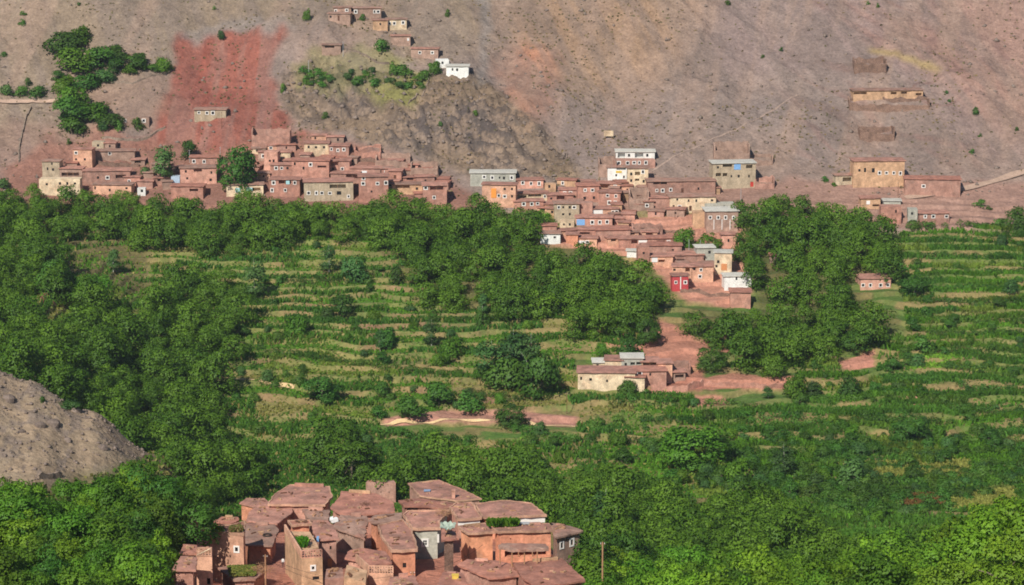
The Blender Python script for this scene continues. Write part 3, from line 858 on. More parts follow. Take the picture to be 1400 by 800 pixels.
FAR = [
 # --- left village
 (58, 82, 220, 244, 'greytan', 'greymud', 5, 's 71,224 72.5,232 65,231', 'grey plastered two storey house at the left end of the village'),
 (100, 126.5, 203.5, 230, 'peach', 'mud', 5, 'w 104,209; s 104,218 116,218', 'tall pale orange tower-like house above the veranda house'),
 (130, 184, 206, 220, 'brown', 'greymud', 6, 'w 150,210', 'long low brown house with one white window behind the tall orange house'),
 (126, 142, 194, 205, 'greytan', None, 4, 's 134,199', 'small pale block behind the long low brown house'),
 (143, 158, 195, 206, 'brown', 'mud', 4, 's 150,200', 'small brown upper room beside the small pale block'),
 (82, 113, 230, 246, 'brown', 'mud', 6, 'v 84-108,238.5,5', 'brown house with a wide dark veranda above the cream facade'),
 (54, 110, 245, 268, 'cream', None, 5, 's 82,251 92,251 102.5,251 79.6,260 91,260 64,252', 'long cream limewashed facade above the tree tops at far left'),
 (114, 178, 233, 252, 'redbrown', 'mud', 7, 's 134,243; w 147,243; v 158-172,241.5,5', 'red brown house with white window and open loggia beside the cream facade'),
 (127, 180, 252, 267, 'peach', 'greymud', 6, 's 130,257 173,257.5 150,260', 'low peach house half hidden by tree tops below the loggia house'),
 (188, 199, 257.5, 268, 'white', None, 3, 's 194,261', 'tiny white cube house among trees below the dark bush'),
 (186, 209, 247, 258, 'redbrown', 'mud', 5, '', 'small red brown roofed shed behind the tiny white cube'),
 (234, 246, 241.5, 254, 'blue', None, 4, '', 'pale blue painted block in front of the peach house'),
 (247, 296, 229, 252.5, 'pink', 'greymud', 7, 's 254,234.5 256,244 289,236 288,246; v 265-276,233,4', 'peach two storey house with a small balcony beside the pale blue block'),
 (260, 299, 214.5, 230, 'redbrown', 'redmud', 6, 'w 265,220.6 279,221', 'red brown house with two white windows behind the balcony house'),
 (234, 278, 254, 272, 'red', 'redmud', 6, 'v 259-271,260,4', 'red mud house with a dark opening below the balcony house'),
 (266, 309, 149.5, 166, 'greytan', 'greymud', 7, 'w 272,154 283,154.5 291,154.5', 'lone grey block house on the red earth slope'),
 (167, 204, 161, 175, 'brown', None, 5, 'w 171,165 196.5,165', 'flat brown house behind a bush below the hillside trees'),
 # --- centre left village
 (310, 360, 252, 268, 'cream', 'greymud', 6, 'cy 325.5,260,7,6 341,259,8,5; v 345-356,259,5', 'flat roofed cream house with turquoise curtains below the big round tree'),
 (345, 363, 202, 211, 'cream', 'greymud', 4, 'v 350-358,206,3', 'small pale shed on the edge of the red terrace ruin'),
 (361, 380, 208, 234, 'pink', None, 5, 's 369,220 374,220', 'narrow pink house stepping down beside the big round tree'),
 (379, 397, 207.5, 217, 'cream', 'mud', 4, 's 383,211', 'small cream top room beside the narrow pink house'),
 (370, 400, 225, 246, 'red', 'mud', 6, 'w 377.5,230 385,230; s 393,230', 'red house with two white windows right of the big round tree'),
 (399, 450, 219, 247, 'red', 'redmud', 7, 's 403,224 415,230; w 424.5,225; v 434-446,228,3', 'broad red mud house below the big cream house'),
 (416, 449.5, 195.5, 214, 'cream', 'mud', 7, 's 422,201 432,201.5 443,201.5', 'big cream upper house with three dark windows'),
 (449.8, 477, 199, 217, 'redbrown', 'mud', 7, 'w 453,204 462,205.5 470,204.5', 'red house with three white windows joined to the big cream house'),
 (426, 446, 184.5, 195.5, 'peach', 'mud', 4, 's 431,189', 'small peach room on top behind the big cream house'),
 (447, 470, 186.5, 198, 'brown', 'mud', 4, 's 462,191', 'small brown room beside the small peach room'),
 (431, 463, 220, 236, 'red', 'mud', 5, 'v 434-462,224,5; s 433,231 455.5,231', 'red house with a row of dark openings below the cream house'),
 (463.3, 478, 219, 236, 'redbrown', 'mud', 5, 'w 468,231', 'narrow red brown house at the right of the dark row'),
 (369, 410, 245, 269, 'red', 'mud', 7, 'w 374,250 403,250 372,260 390,260; v 381-398,249,5; cy 393.5,249.5,5,5', 'red house with four white windows and a pale curtain above the wood'),
 (416, 483, 248, 275, 'greytan', 'mud', 9, 'w 422,264 432.5,264 440,264 451,264.2 476.5,268.5; s 463.5,264,6,5; v 450.6-472.7,255,5.5', 'big grey tan house with five windows and long loggia above the wood'),
 (452, 491, 236.5, 250, 'redbrown', 'mud', 6, 'v 473-490,242,6', 'dark loggia house behind the big grey tan house'),
 (491, 531, 241, 277, 'red', 'mud', 8, 'w 497,244 496.5,251 516,251 529,250; s 508,262', 'tall red house with four white windows beside the big grey tan house'),
 (478, 531, 229.5, 242, 'redbrown', 'mud', 7, 'c 498,235,7,3; s 521.5,234.5', 'long red brown house with laundry above the tall red house'),
 (531, 549, 233, 252, 'red', 'mud', 5, 'd 540,243', 'narrow red house with a door at the right of the laundry house'),
 (536, 578, 251.5, 266, 'tan', 'greymud', 6, 'v 541-560,255.5,4; s 570,258', 'tan house with a wide grey roof over a dark porch'),
 (578.5, 611, 253, 284, 'red', 'mud', 7, 'v 588-606,257.5,5; w 582,257 593.5,270', 'red house with roof porch at the right edge of the left village'),
 # --- middle village
 (643, 705, 236, 255, 'grey', 'cement', 8, 'w 662,242 673,243 699.5,243; s 683,243 689,243.5', 'long grey cement house with five small windows on top of the middle village'),
 (659, 705, 252, 284, 'peach', 'mud', 6, 's 690,258.5 700,258.5 700,268.5; w 690,268.5 682,267.5; co 675,264,7,13', 'peach house with an orange curtain below the long grey house'),
 (707, 743, 245.5, 258, 'pink', 'mud', 6, 'a 714.7,250 726,251 737,251', 'pink house with three arched white windows beside the long grey house'),
 (745, 760, 252, 264, 'tan', None, 4, 's 751,255', 'small tan cube house right of the arched windows'),
 (705, 750, 264, 275, 'cream', 'mud', 6, 'v 707-720,269,4 722-740,267.5,3.5; w 745,268.5', 'cream house with two dark verandas under a brown roof'),
 (703, 743, 274.5, 289, 'red', 'mud', 6, 'w 716,279 727,279 735,278.5', 'low red house with three white windows above the tree line'),
 (749, 784, 266, 277, 'red', 'mud', 6, 'v 761-772,270.5,5; s 753.7,271.5', 'red house with a black porch right of the two verandas'),
 (758, 792, 278, 303, 'greytan', 'greymud', 7, 'w 785,283.5 764,283.5; s 770,283.5 779,283.5 770,293 779,293', 'grey tan tall house with two rows of windows'),
 (764, 792, 259, 269, 'redbrown', 'mud', 6, 'w 772,264 780,264', 'red brown house with two white windows behind the grey tan tall house'),
 (790, 819, 253.5, 277, 'red', 'redmud', 7, 'w 800,260 810,260; s 799.4,271,4,4 812,270.5,3,4', 'big square red house in the middle of the middle village'),
 (818.3, 848, 262.5, 285, 'red', 'mud', 7, 'w 830.6,267.5 842,268 841,276.5 833,277', 'red house with four white windows at the right of the middle village'),
 (818, 848, 250.5, 262, 'peach', 'mud', 6, 'v 820-834,255,5; w 841,255.5', 'peach upper floor with a black loggia above the four white windows'),
 (808, 846, 285, 298, 'peach', 'mud', 6, 'cw 817,290,14,6; s 820.6,290; w 838,290 843.5,290', 'peach house with a pale painted corner and two white windows'),
 (791.5, 810, 277.5, 298, 'redbrown', None, 5, '', 'blank red brown wall house left of the pale painted corner'),
 (787, 837, 297, 312, 'pink', 'mud', 7, 'w 809.7,304 820,304 830,303.5; cb 794,304,11,8', 'pink house with three white windows and a blue sheet'),
 (739, 766, 319, 334, 'white', 'greymud', 6, 'w 758.4,324.5', 'small white house with one window behind the tree tops'),
 (728, 761, 308, 320, 'red', 'redmud', 5, '', 'red roofed house behind the small white house'),
 (765, 785, 302, 314, 'cream', None, 4, 's 771,307 779,307', 'pale unfinished block left of the blue sheet'),
 (774, 790, 320, 335, 'orange', 'mud', 5, '', 'small orange walled house right of the small white house'),
 (789.5, 815, 313, 324, 'red', 'mud', 5, 'v 791-806,319,3', 'red house with a long dark slot right of the blue sheet'),
 (815, 862, 313.5, 329, 'redbrown', 'redmud', 8, '', 'wide plain red roofed house below the middle village'),
 (783, 816, 325, 336, 'peach', 'mud', 5, 'w 803,331; c 795,331,10,4', 'peach house with a pale panel above the tree tops'),
 # --- right village
 (842, 895, 207, 219, 'white', 'cement', 7, 'v 844.6-854.5,212.5,6.5 868-879.5,212.5,6.5; s 860,212.5,3,4 885,212.5,3,4', 'unfinished white top storey with open bays'),
 (840, 896, 219, 231, 'redbrown', None, 8, 'w 846,223 858,223 867,222.5 874,222.5 883,222.5', 'red brown floor with five white windows under the white storey'),
 (831, 857, 228, 246, 'white', 'greymud', 5, 's 842.5,239.7; w 853,242; v 843-856,231,3; cl 846,235,8,3', 'white house with a yellow panel left of the cream tower'),
 (857.5, 886, 229.5, 260, 'cream', 'greymud', 6, 'v 868-875,237.5,5 868-874,246,3.5; w 879,235; s 863,238 863,247 880,248', 'cream three storey tower house with dark balcony'),
 (885.5, 978, 247, 271, 'redbrown', 'greymud', 7, 'v 893-912,250,4.5; w 898,260.5 906,260.5 917,259.5; d 933,261; s 955,258', 'very long red brown house with a grey roof and dark loggia'),
 (888, 919, 270, 291, 'redbrown', 'mud', 5, 's 895,283', 'plain red brown house below the very long house'),
 (916, 979, 268.5, 291, 'cream', 'greymud', 8, 's 926,273 941.5,274.5 952,274.5 973.5,274 921,282; w 929,283; d 944,285', 'large cream house with a row of dark windows and a door'),
 (947, 965, 290.5, 312, 'tan', None, 5, '', 'tan annex left of the brick house with white pilasters'),
 (965, 1009, 288, 318, 'brown', 'cement', 9, 'w 971,297.5 982,297.5 992,297.5 1003,297.5; cw 976,307,.9,14 987,307,.9,14 998,307,.9,14', 'brick brown house with white pilasters and four white windows'),
 (954, 1004, 278, 289, 'grey', None, 4, 's 990,283', 'grey roof room behind the brick brown house'),
 (974, 1033, 222.5, 258, 'greytan', 'cement', 8, 'v 978.5-986,239,5 988-994.5,239,5 988-1001,226.5,4 1020-1029,228,5; s 1000,241 1010,241 1024,241 981.6,229; cb 1008,228,9,8; D 1028,252', 'pale three storey house with dark open bays and a blue sheet'),
 (986, 1007, 320, 339, 'pink', 'mud', 5, 's 996,329', 'small pink house between the trees and the big wood'),
 # --- lower right village
 (846, 885, 326, 340, 'red', 'mud', 6, 'v 863-871.5,331,5; cw 879,331,12,5', 'red house with a bright white panel below the wide red roof'),
 (885.5, 924, 325, 338, 'red', 'redmud', 6, 'v 898-909.5,331,4; w 914,331', 'low red house with a dark porch right of the white panel'),
 (857, 873, 342.5, 352, 'white', 'cement', 4, '', 'tiny white shed at the edge of the sloping wood'),
 (887, 932, 335, 350, 'redbrown', 'redmud', 7, 's 920,342', 'red brown house under a big red roof in the lower village'),
 (872, 888, 338, 363, 'red', None, 5, 's 880,346', 'narrow red block at the edge of the sloping wood'),
 (889, 920, 350, 364, 'peach', 'mud', 6, 'c 895,355.5,8,6; v 900-909,357,4', 'peach house with a white cloth in the lower village'),
 (916, 962, 348, 364, 'redbrown', 'mud', 7, 'v 925-936,356,3', 'brown roofed house stepping down in the lower village'),
 (919, 945.5, 364, 385, 'peach', 'mud', 6, 's 922,369; v 937-943,369,6', 'peach house just above the crimson house'),
 (946, 975, 363.5, 386, 'peach', 'mud', 6, 's 947.6,368; w 958.4,369 957,378', 'peach house with white windows right of the crimson house'),
 (919, 941, 376, 398, 'scarlet', 'mud', 4, 'w 924,386 937,386; cw 930.5,387,1.3,18; cw 930,377.5,22,1.4', 'crimson house with white corner stripes'),
 (952, 977, 338, 364, 'grey', 'cement', 6, 'd 962.5,357; s 970,345', 'tall pale grey house at the right of the lower village'),
 (976.5, 1000, 345, 375, 'cream', 'cement', 6, 's 977.8,364 982,358; cs 990,365,8,9', 'cream house at the right edge of the lower village'),
 (990, 1027, 377, 395, 'white', 'cement', 6, 's 1007,381', 'plain white box building beside the red yard'),
 (998, 1026, 399, 421, 'red', 'redmud', 7, '', 'low red mud house in front of the plain white box'),
 # --- far right
 (1166, 1236, 219.5, 256, 'tan', 'mud', 8, 'w 1202.5,236.5 1212,236.5 1222,236.5 1231,237; s 1175,233 1182.7,232.5,3,6 1194,233,4,6', 'big tan house with four white windows on the right slope'),
 (1142, 1165, 239, 253, 'greytan', 'greymud', 5, 'v 1152-1164,245.5,6', 'small grey annex with a black opening left of the big tan house'),
 (1237, 1312, 244.5, 268, 'redbrown', 'redmud', 8, 'w 1262.6,254.5', 'long blank red brown house with one window beside the track'),
 (1177, 1203.5, 270.5, 286, 'tan', 'mud', 6, 'cw 1187,277,5,5; v 1193-1202,281,3', 'tan house with a white panel below the track'),
 (1204, 1232, 283, 306, 'red', None, 6, 's 1225,289', 'red block house with a grey top room below the track'),
 (1206, 1231, 274, 284, 'grey', 'cement', 5, '', 'grey top room over the red block house'),
 (1241, 1254, 286.5, 304, 'grey', None, 5, 's 1247,292,3,3.5', 'narrow pale grey house between two red houses'),
 (1257, 1298, 291, 307, 'redbrown', 'mud', 6, 'w 1265,296 1276,296 1294,296', 'low red brown house with three white windows at far right'),
 (1176, 1218, 380, 396, 'pink', 'mud', 8, 'w 1180,390 1190,390 1204,390 1214,390', 'little pink house with a wide brown roof alone in the trees'),
 (1052, 1072, 349, 360, 'brown', 'redmud', 5, '', 'brown shed roof peeping out of the big wood'),
 (1050, 1086, 394, 404, 'tan', 'mud', 6, '', 'low tan roof among trees below the big wood'),
 # --- farm in the middle of the terraces
 (790, 868, 509, 535, 'cream', 'mud', 9, 's 794.5,517.5 807.5,519 830,521', 'long cream base building of the farm'),
 (855, 881, 515, 537, 'cream', 'redmud', 6, '', 'cream corner block of the farm'),
 (811, 832, 495, 515, 'cream', 'cement', 6, 's 817,500.5', 'pale left upper room of the farm'),
 (827, 851, 492, 515, 'cream', 'mud', 7, 's 829.5,504.5 835.5,504.5 844,505', 'cream upper room with three dark windows on the farm'),
 (849.5, 879, 489, 515, 'grey', 'cement', 7, 's 855.5,498.5; v 862-868,497.5,4.5 870-876,497,4 851-859,508,3', 'white grey upper storey with pale slab roof on the farm'),
 (877, 901, 494, 515, 'tan', 'mud', 7, 'v 879-898,497.8,5', 'tan room with a row of black openings on the farm'),
 (869, 911, 506.5, 529, 'pink', 'redmud', 7, 'w 874.5,511.5,5,5; s 889,512,2.5,4', 'pink red front house of the farm with a white window'),
 (899, 919, 496, 524, 'peach', 'mud', 6, 's 904,513 911,506', 'peach tower room at the right of the farm'),
 (921, 937, 508, 521, 'brown', 'mud', 5, 'v 923-935,514.5,5', 'brown open shed behind the red wall of the farm'),
 # --- hamlet at the top
 (449, 479, 18, 33, 'brown', 'greymud', 6, 'd 463,25,2.5,7; s 452,23', 'pinkish house with a dark door in the top hamlet'),
 (457, 480, 9.5, 20, 'brown', 'greymud', 5, 'w 459,15 474,14', 'brown upper house at the back of the top hamlet'),
 (484, 521, 10.5, 27, 'brown', 'greymud', 6, 'w 486,16 512,16 517,16', 'grey brown house with white windows in the top hamlet'),
 (510, 530, 27, 42, 'tan', 'greymud', 6, 's 520,33', 'tan house front in the top hamlet'),
 (530.5, 556, 26, 41, 'cream', 'greymud', 6, 'w 532.5,32 539,32 551,31', 'cream fronted house at the right of the top hamlet'),
 (535, 561, 48.5, 63, 'brown', 'mud', 5, 'c 558,54,2.5,3.5', 'low brown house below the top hamlet'),
 (562, 599, 66, 80, 'brown', 'mud', 5, 'w 574,72 591,72', 'long low house with two white windows below the top hamlet'),
 (610, 640.5, 90, 105, 'white', 'cement', 7, 's 618.7,95 625,95.5', 'bright white house on the rocky knoll'),
 (596.5, 614, 82, 93, 'white', None, 5, 's 605,86', 'small white house behind the bright white house'),
 (440, 466, 61, 76, 'brown', 'greymud', 5, 'v 444-457,64,3', 'old brown house above the green garden plot'),
 (1166, 1262, 123, 138, 'tan', 'greymud', 7, 'v 1167-1185,127.5,3 1218-1226,127.5,3.5 1232-1240,127,3 1252-1260,129,3.5', 'ruined long tan house with open bays high on the right slope'),
]
for f in FAR: far_house(*f)
RU = [
 (345, 396, 176, 202, 6, 'redbrown', 'red terrace ruin above the big round tree'),
 (485, 520, 200, 214, 5, 'red', 'low red ruin right of the three white windows'),
 (514, 560, 213, 231, 6, 'brown', 'brown ruined enclosure below the rocky knoll'),
 (562, 598, 224, 243, 6, 'brown', 'sloping ruined wall at the right end of the left village'),
 (819, 842, 217, 242, 6, 'brown', 'ruined brown house left of the white top storey'),
 (861, 886, 261, 288, 6, 'brown', 'tall ruined shell below the cream tower house'),
 (977, 1024, 197, 223, 6, 'brown', 'wide ruined shell behind the pale three storey house'),
 (1024.5, 1056, 212, 226, 5, 'brown', 'low ruin right of the wide ruined shell'),
 (1033, 1058, 242, 258, 5, 'redbrown', 'small red ruin right of the pale three storey house'),
 (1162, 1270, 134, 153, 6, 'stone', 'rubble front of the long ruined house on the right slope'),
 (1169, 1211, 80, 99, 7, 'stone', 'topmost grey stone ruin on the right slope'),
 (1176, 1222, 173, 193, 6, 'stone', 'small rubble ruin below the long ruined house'),
 (919, 943, 498, 512, 5, 'redbrown', 'ruined red walls behind the farm'),
 (865, 905, 308, 322, 5, 'redbrown', 'broken red walls on the bare ground between villages'),
]
for r in RU: ruin(*r)
WG = 'stone walls on the slopes'
for pts, h, lab, mat in [
 ([(26, 222), (26, 205), (30, 185), (36, 160), (43, 148), (57, 149)], 1.0, 'curved dark stone wall on the far left slope', 'greystone'),
 ([(140, 190), (165, 192), (185, 193), (205, 188), (215, 180), (226, 175)], .9, 'stone wall winding below the flat brown house', 'greystone'),
 ([(135, 225), (160, 228), (190, 228)], 1.6, 'retaining wall below the long low brown house', 'stone'),
 ([(470, 68), (490, 72), (505, 80), (515, 86), (532, 88)], .8, 'garden wall curving over the green plot', 'greystone'),
 ([(558, 143), (570, 130), (582, 118), (586, 108)], .8, 'stone wall running down from the white house', 'greystone'),
 ([(150, 113), (180, 115), (215, 103), (234, 97)], .7, 'low dark wall under the upper hillside bushes', 'greystone'),
 ([(480, 222), (520, 224), (560, 232), (600, 245)], 1.4, 'retaining wall under the brown enclosure', 'stone'),
 ([(890, 534), (940, 534), (962, 528)], 2.2, 'red retaining wall below the farm', 'red'),
 ([(868, 318), (890, 314), (920, 318), (950, 318)], .9, 'low broken wall on the bare red ground', 'stone'),
 ([(930, 400), (965, 403), (998, 405)], 1.2, 'red earth bank wall under the peach houses', 'stone'),
 ([(52, 655), (66, 654), (84, 652)], 1.0, 'pale low wall under the trees at the foot of the grey spur', 'greystone'),
 ([(962, 528), (1000, 529), (1050, 533), (1086, 530)], 1.6, 'long pink earth bank right of the farm', 'red'),
]: rubble_wall('stone_wall', pts, h, .6, mat, lab, 'wall', 340 if pts[0][1] > 640 else 600, WG)
# sign board on two posts above the middle village
g = ground(832, 190, 900); s_ = F / (g.y * CP - g.z * SP)
sg = empty('sign_board', g); WLOC[sg.name] = Vector(g); tag(sg, 'lone pale rectangular board on the grey slope', 'sign')
b = MB(); b.box(g + UP * 2.2, (1.9, 0, 0), (0, .06, 0), (0, 0, 1.15)); b.build('panel', W['cream'], sg)
for q in (-1.3, 1.3):
    b = MB(); b.tube(g + Vector((q, .12, -.4)), g + Vector((q, .12, 3.1)), .08, .08); b.build('post', P['wood'], sg)

# small plain houses packed between the ones singled out above
rf_ = np.random.default_rng(77)
def pack(polys, n, y0, y1, lab, walls):
    k = tries = 0
    us = [p[0] for p in polys]
    while k < n and tries < 6000:
        tries += 1
        u = rf_.uniform(min(us), max(us)); v = rf_.uniform(min(p[1] for p in polys), max(p[1] for p in polys))
        if not inpoly(u, v, polys): continue
        g = ground(u, v, 780)
        wd, dp, hh = rf_.uniform(3.5, 7.5), rf_.uniform(4, 6), rf_.uniform(2.3, 3.6)
        if any((g.x - c.x) ** 2 + (g.y + 2 - c.y) ** 2 < (r * .62 + wd * .42) ** 2 for c, r in HOUSES): continue
        pxm = F / (g.y * CP - g.z * SP); vt = v - hh * pxm
        sp_ = [f's {u:.1f},{(v + vt) / 2:.1f}', f'w {u - wd * pxm * .2:.1f},{(v + vt) / 2:.1f}', f'v {u - wd * pxm * .25:.1f}-{u + wd * pxm * .2:.1f},{(v + vt * 2) / 3:.1f},3.5', ''][int(rf_.integers(4))]
        far_house(u - wd * pxm / 2, u + wd * pxm / 2, vt, v, walls[int(rf_.integers(len(walls)))], ['mud', 'redmud', 'greymud', 'mud'][int(rf_.integers(4))], dp, sp_, lab, float(rf_.uniform(-14, 14)))
        k += 1
    print('packed', k)
pack([(340, 205), (400, 200), (480, 212), (560, 232), (612, 255), (608, 275), (490, 268), (400, 262), (345, 245)], 26, 0, 0, 'small plain mud house packed among the bigger houses of the left village', ['red', 'redbrown', 'brown', 'tan', 'pink', 'peach'])
pack([(80, 222), (180, 222), (240, 232), (300, 232), (280, 262), (200, 262), (110, 262)], 9, 0, 0, 'small plain mud house squeezed between the houses at the left end', ['red', 'redbrown', 'brown'])
pack([(705, 258), (780, 255), (850, 255), (890, 270), (860, 310), (900, 330), (960, 350), (985, 370), (930, 372), (870, 345), (780, 325), (765, 300), (710, 285)], 30, 0, 0, 'small plain mud house packed among the bigger houses of the middle and lower village', ['red', 'redbrown', 'tan', 'pink', 'peach'])
pack([(880, 255), (980, 262), (960, 300), (900, 300), (880, 285)], 5, 0, 0, 'small plain mud house squeezed beside the very long house', ['redbrown', 'brown', 'tan'])
# ------------------------------------------------------------------ the near village
NG = 'earth houses of the near village'
def near_house(poly, h, wall, roof, spec, label, over=.5, lip=0., rafters=False, Y=None, th=.3, jit=.13):
    u0, v0 = poly[0]
    if Y is None: Y = ground(u0, v0 + 8.3 * h, 330).y
    zr = at_y(u0, v0, Y).z
    fp = ccw([at_z(u, v, zr) for u, v in poly])
    for p in fp: p.z = 0
    fp = offset_poly(fp, -over)
    zb = min(hz(p.x, p.y) for p in fp) - 1.5
    zb = min(zb, zr - h - .5)
    r = prism_house('house', label, 'house', fp, zb, zr - (th if roof else 0), wall, roof, spec, over, th, lip, NG, rafters, True, int(u0 * 7 + v0), jit)
    NEAR.append((zr, fp)); return r, zr
NEAR = []
NV = [
 ([(366, 690), (445, 691), (455, 679), (451, 665), (396, 663), (374, 676)], 3.5, 'pink', 'mud', '', 'biggest flat roofed house at the back left of the near village', dict(lip=.1)),
 ([(327, 688), (346, 693), (372, 690), (362, 681), (337, 681)], 3.0, 'orange', 'mud', '', 'orange walled house with a small roof at the back left edge of the near village', dict()),
 ([(336, 712), (379, 716), (400, 701), (399, 693), (354, 690), (341, 699)], 4.0, 'redbrown', 'mud', '', 'house under a broad plain mud roof below the biggest roof', dict(rafters=True)),
 ([(336, 744.5), (373, 746), (381, 724), (376, 717), (334, 715), (331, 729)], 4.5, 'orange', 'greymud', 's 356,754,1.6,1.6', 'orange house with a dark round hole in its grey mud roof', dict(rafters=True)),
 ([(288, 728), (334, 731), (336, 713), (316, 718), (300, 719)], 7.5, 'peach', 'mud', 'w 323.5,751,4.2,6', 'tall peach plastered house with one small window at the left of the near village', dict(lip=.18, over=.18)),
 ([(268, 760), (290, 760.5), (290, 748), (271, 748)], 6.0, 'peach', None, 's 291,795,5,9', 'peach terrace wing with a lattice parapet', dict(over=.02)),
 ([(292, 713), (316, 715.5), (327, 711), (326, 707), (303, 706)], 3.0, 'orange', 'redmud', '', 'small roof room behind the tall peach house', dict()),
 ([(235, 779), (268, 779.5), (269, 761), (247, 760)], 4.0, 'red', 'mud', '', 'red house at the far left end of the near village', dict(rafters=True)),
 ([(245, 756), (269, 757.5), (269, 745), (250.6, 743.5)], 4.0, 'tan', 'redmud', '', 'small rough house above the red end house', dict()),
 ([(298, 776), (320, 793), (350, 792), (366, 779), (345, 773), (311, 774)], 4.0, 'redbrown', 'greymud', '', 'low house with grass growing on its roof', dict(rafters=True)),
 ([(412, 764), (441, 762), (434, 744), (424, 727), (389, 726)], 5.5, 'tan', None, 'w 428,776.5,3.5,4.5; s 432,790.5,9,5', 'house with a walled roof terrace beside the dark alley', dict(over=.02)),
 ([(398, 718.5), (427, 716.5), (424, 711), (393, 712)], 3.2, 'orange', 'redmud', '', 'plain orange roof room behind the walled terrace', dict(lip=.12)),
 ([(434, 737.5), (464, 736.5), (460, 725), (448, 712), (427, 712), (428, 727)], 5.5, 'redbrown', 'mud', 's 452,749,2.5,5; cs 451,769,6,11', 'red brown house with an ochre shutter right of the walled terrace', dict(rafters=True)),
 ([(424, 711), (449, 711.5), (451, 697), (412, 696)], 3.5, 'brown', 'greymud', '', 'small house wedged between two broad roofs', dict(rafters=True)),
 ([(464, 702), (490, 704), (540, 700), (538, 686), (512, 674), (467, 671.5), (464, 680), (451, 694)], 3.5, 'red', 'redmud', '', 'house under the long red roof at the back centre', dict(rafters=True)),
 ([(455, 720), (499, 737), (503, 712), (501, 705), (464, 704)], 4.0, 'brown', 'greymud', '', 'house with a ragged edged grey roof and poking beams', dict(rafters=True, jit=.22)),
 ([(503, 711.5), (513, 715.5), (549, 711), (550, 701), (512, 704)], 5.0, 'orange', 'greymud', 's 512,730,1.6,5', 'narrow orange walled house with a grey roof strip', dict(rafters=True)),
 ([(534, 753.5), (572, 752.5), (563, 724), (551, 711), (516, 719), (521, 734)], 4.5, 'orange', 'mud', 's 553,773,5,7', 'bright orange house with a pale rimmed roof in the centre', dict(lip=.2)),
 ([(472, 763), (505, 772), (536, 770), (527, 754), (492, 749), (474, 754)], 4.0, 'pink', 'redmud', '', 'house with a rubble edged roof left of the bright orange house', dict(rafters=True, jit=.2)),
 ([(504, 785), (538, 785.5), (537, 776), (500, 774)], 3.0, 'peach', None, '', 'peach terrace house with a lattice parapet at the front', dict(over=.02)),
 ([(563.5, 723.5), (602, 722.5), (602, 714), (616, 698), (556, 699), (551, 705)], 5.0, 'grey', 'mud', 'W 581,742,5,7; cw 599,736,2.5,12; v 574-590,769,9', 'grey plastered house with a white barred window', dict(lip=.2)),
 ([(552, 692), (585, 692), (611, 697), (624, 688.5), (575, 681), (545, 684)], 3.0, 'red', 'redmud', 'v 553-571,696,6', 'red house with a dark porch behind the grey plastered house', dict(rafters=True)),
 ([(574, 678.5), (624, 685), (659, 682), (634, 670), (600, 656.5), (557, 661)], 3.5, 'redbrown', 'mud', '', 'house with the highest wide roof at the back of the near village', dict(lip=.14)),
 ([(500, 660), (541, 660), (538, 656), (503, 656.5)], 3.4, 'redbrown', None, 's 521,673,1.5,1.5 532,673,1.5,1.5', 'roofless red brown wall block at the back of the near village', dict(over=.02)),
 ([(625, 710.5), (659, 708.5), (649, 692), (645, 687), (624, 688), (614, 694)], 3.5, 'pink', 'mud', 'cw 641,714.5,30,6', 'house with a white band under its roof left of the rooftop hedge', dict(lip=.16)),
 ([(659, 707.5), (709, 706.5), (748, 704.5), (726, 688), (691, 684), (649, 689)], 3.5, 'orange', 'mud', 'cw 727,711,36,8', 'long roofed house with an orange and white front behind the rooftop hedge', dict(lip=.12)),
 ([(639, 729.5), (679, 727), (664, 715), (625, 719.5)], 5.5, 'peachstone', 'mud', '', 'tall patchy peach stone house in front of the white band house', dict(lip=.08)),
 ([(681, 727.5), (758, 725.5), (751, 715), (711, 716), (672, 721)], 5.5, 'orange', 'mud', 's 698,737,1.6,2; v 690-747,757,9', 'long orange house behind the thatched porch', dict(lip=.08)),
 ([(758.5, 735.5), (798, 725.5), (779, 719), (752, 714.5)], 4.5, 'brown', 'greymud', 'w 768,745.5,3.5,8 781.7,741.5,3.5,8', 'brown house with two white framed windows at the right end', dict(rafters=True)),
 ([(624, 771.5), (668, 790.5), (711, 786.5), (700, 772), (680, 766), (640, 765)], 3.0, 'redbrown', 'redmud', '', 'low house with a red roof in front of the patchy peach stone house', dict(rafters=True, jit=.15)),
 ([(712, 787), (732, 803), (801, 793.5), (769, 763), (700, 769)], 3.0, 'red', 'redmud', '', 'low house with the broad red roof at the lower right', dict(rafters=True, jit=.15)),
 ([(597, 802), (641, 800), (632, 783), (606, 781)], 3.0, 'red', 'redmud', '', 'low red roofed shed with clutter at the bottom edge', dict(rafters=True)),
 ([(528, 806), (575, 804), (566, 786), (534, 789)], 3.0, 'brown', 'mud', '', 'low brown roof beside the second pole at the bottom edge', dict(rafters=True)),
 ([(603, 739), (624, 736), (622, 722), (604, 723)], 6.0, 'stone', 'redmud', '', 'narrow stone house in the gap right of the grey plastered house', dict()),
 ([(444, 792), (470, 790), (468, 776), (446, 778)], 3.0, 'redbrown', None, '', 'plain brown block below the ochre shutter', dict(over=.02)),
 ([(470, 789), (500, 797), (502, 780), (474, 772)], 3.5, 'tan', None, '', 'tan walled block left of the front lattice parapet', dict(over=.02)),
]
ZR = {}
for i, (poly, h, wall, roof, spec, lab, kw) in enumerate(NV):
    r, z = near_house(poly, h, wall, roof, spec, lab, **kw)
    ZR[i] = (r, z)

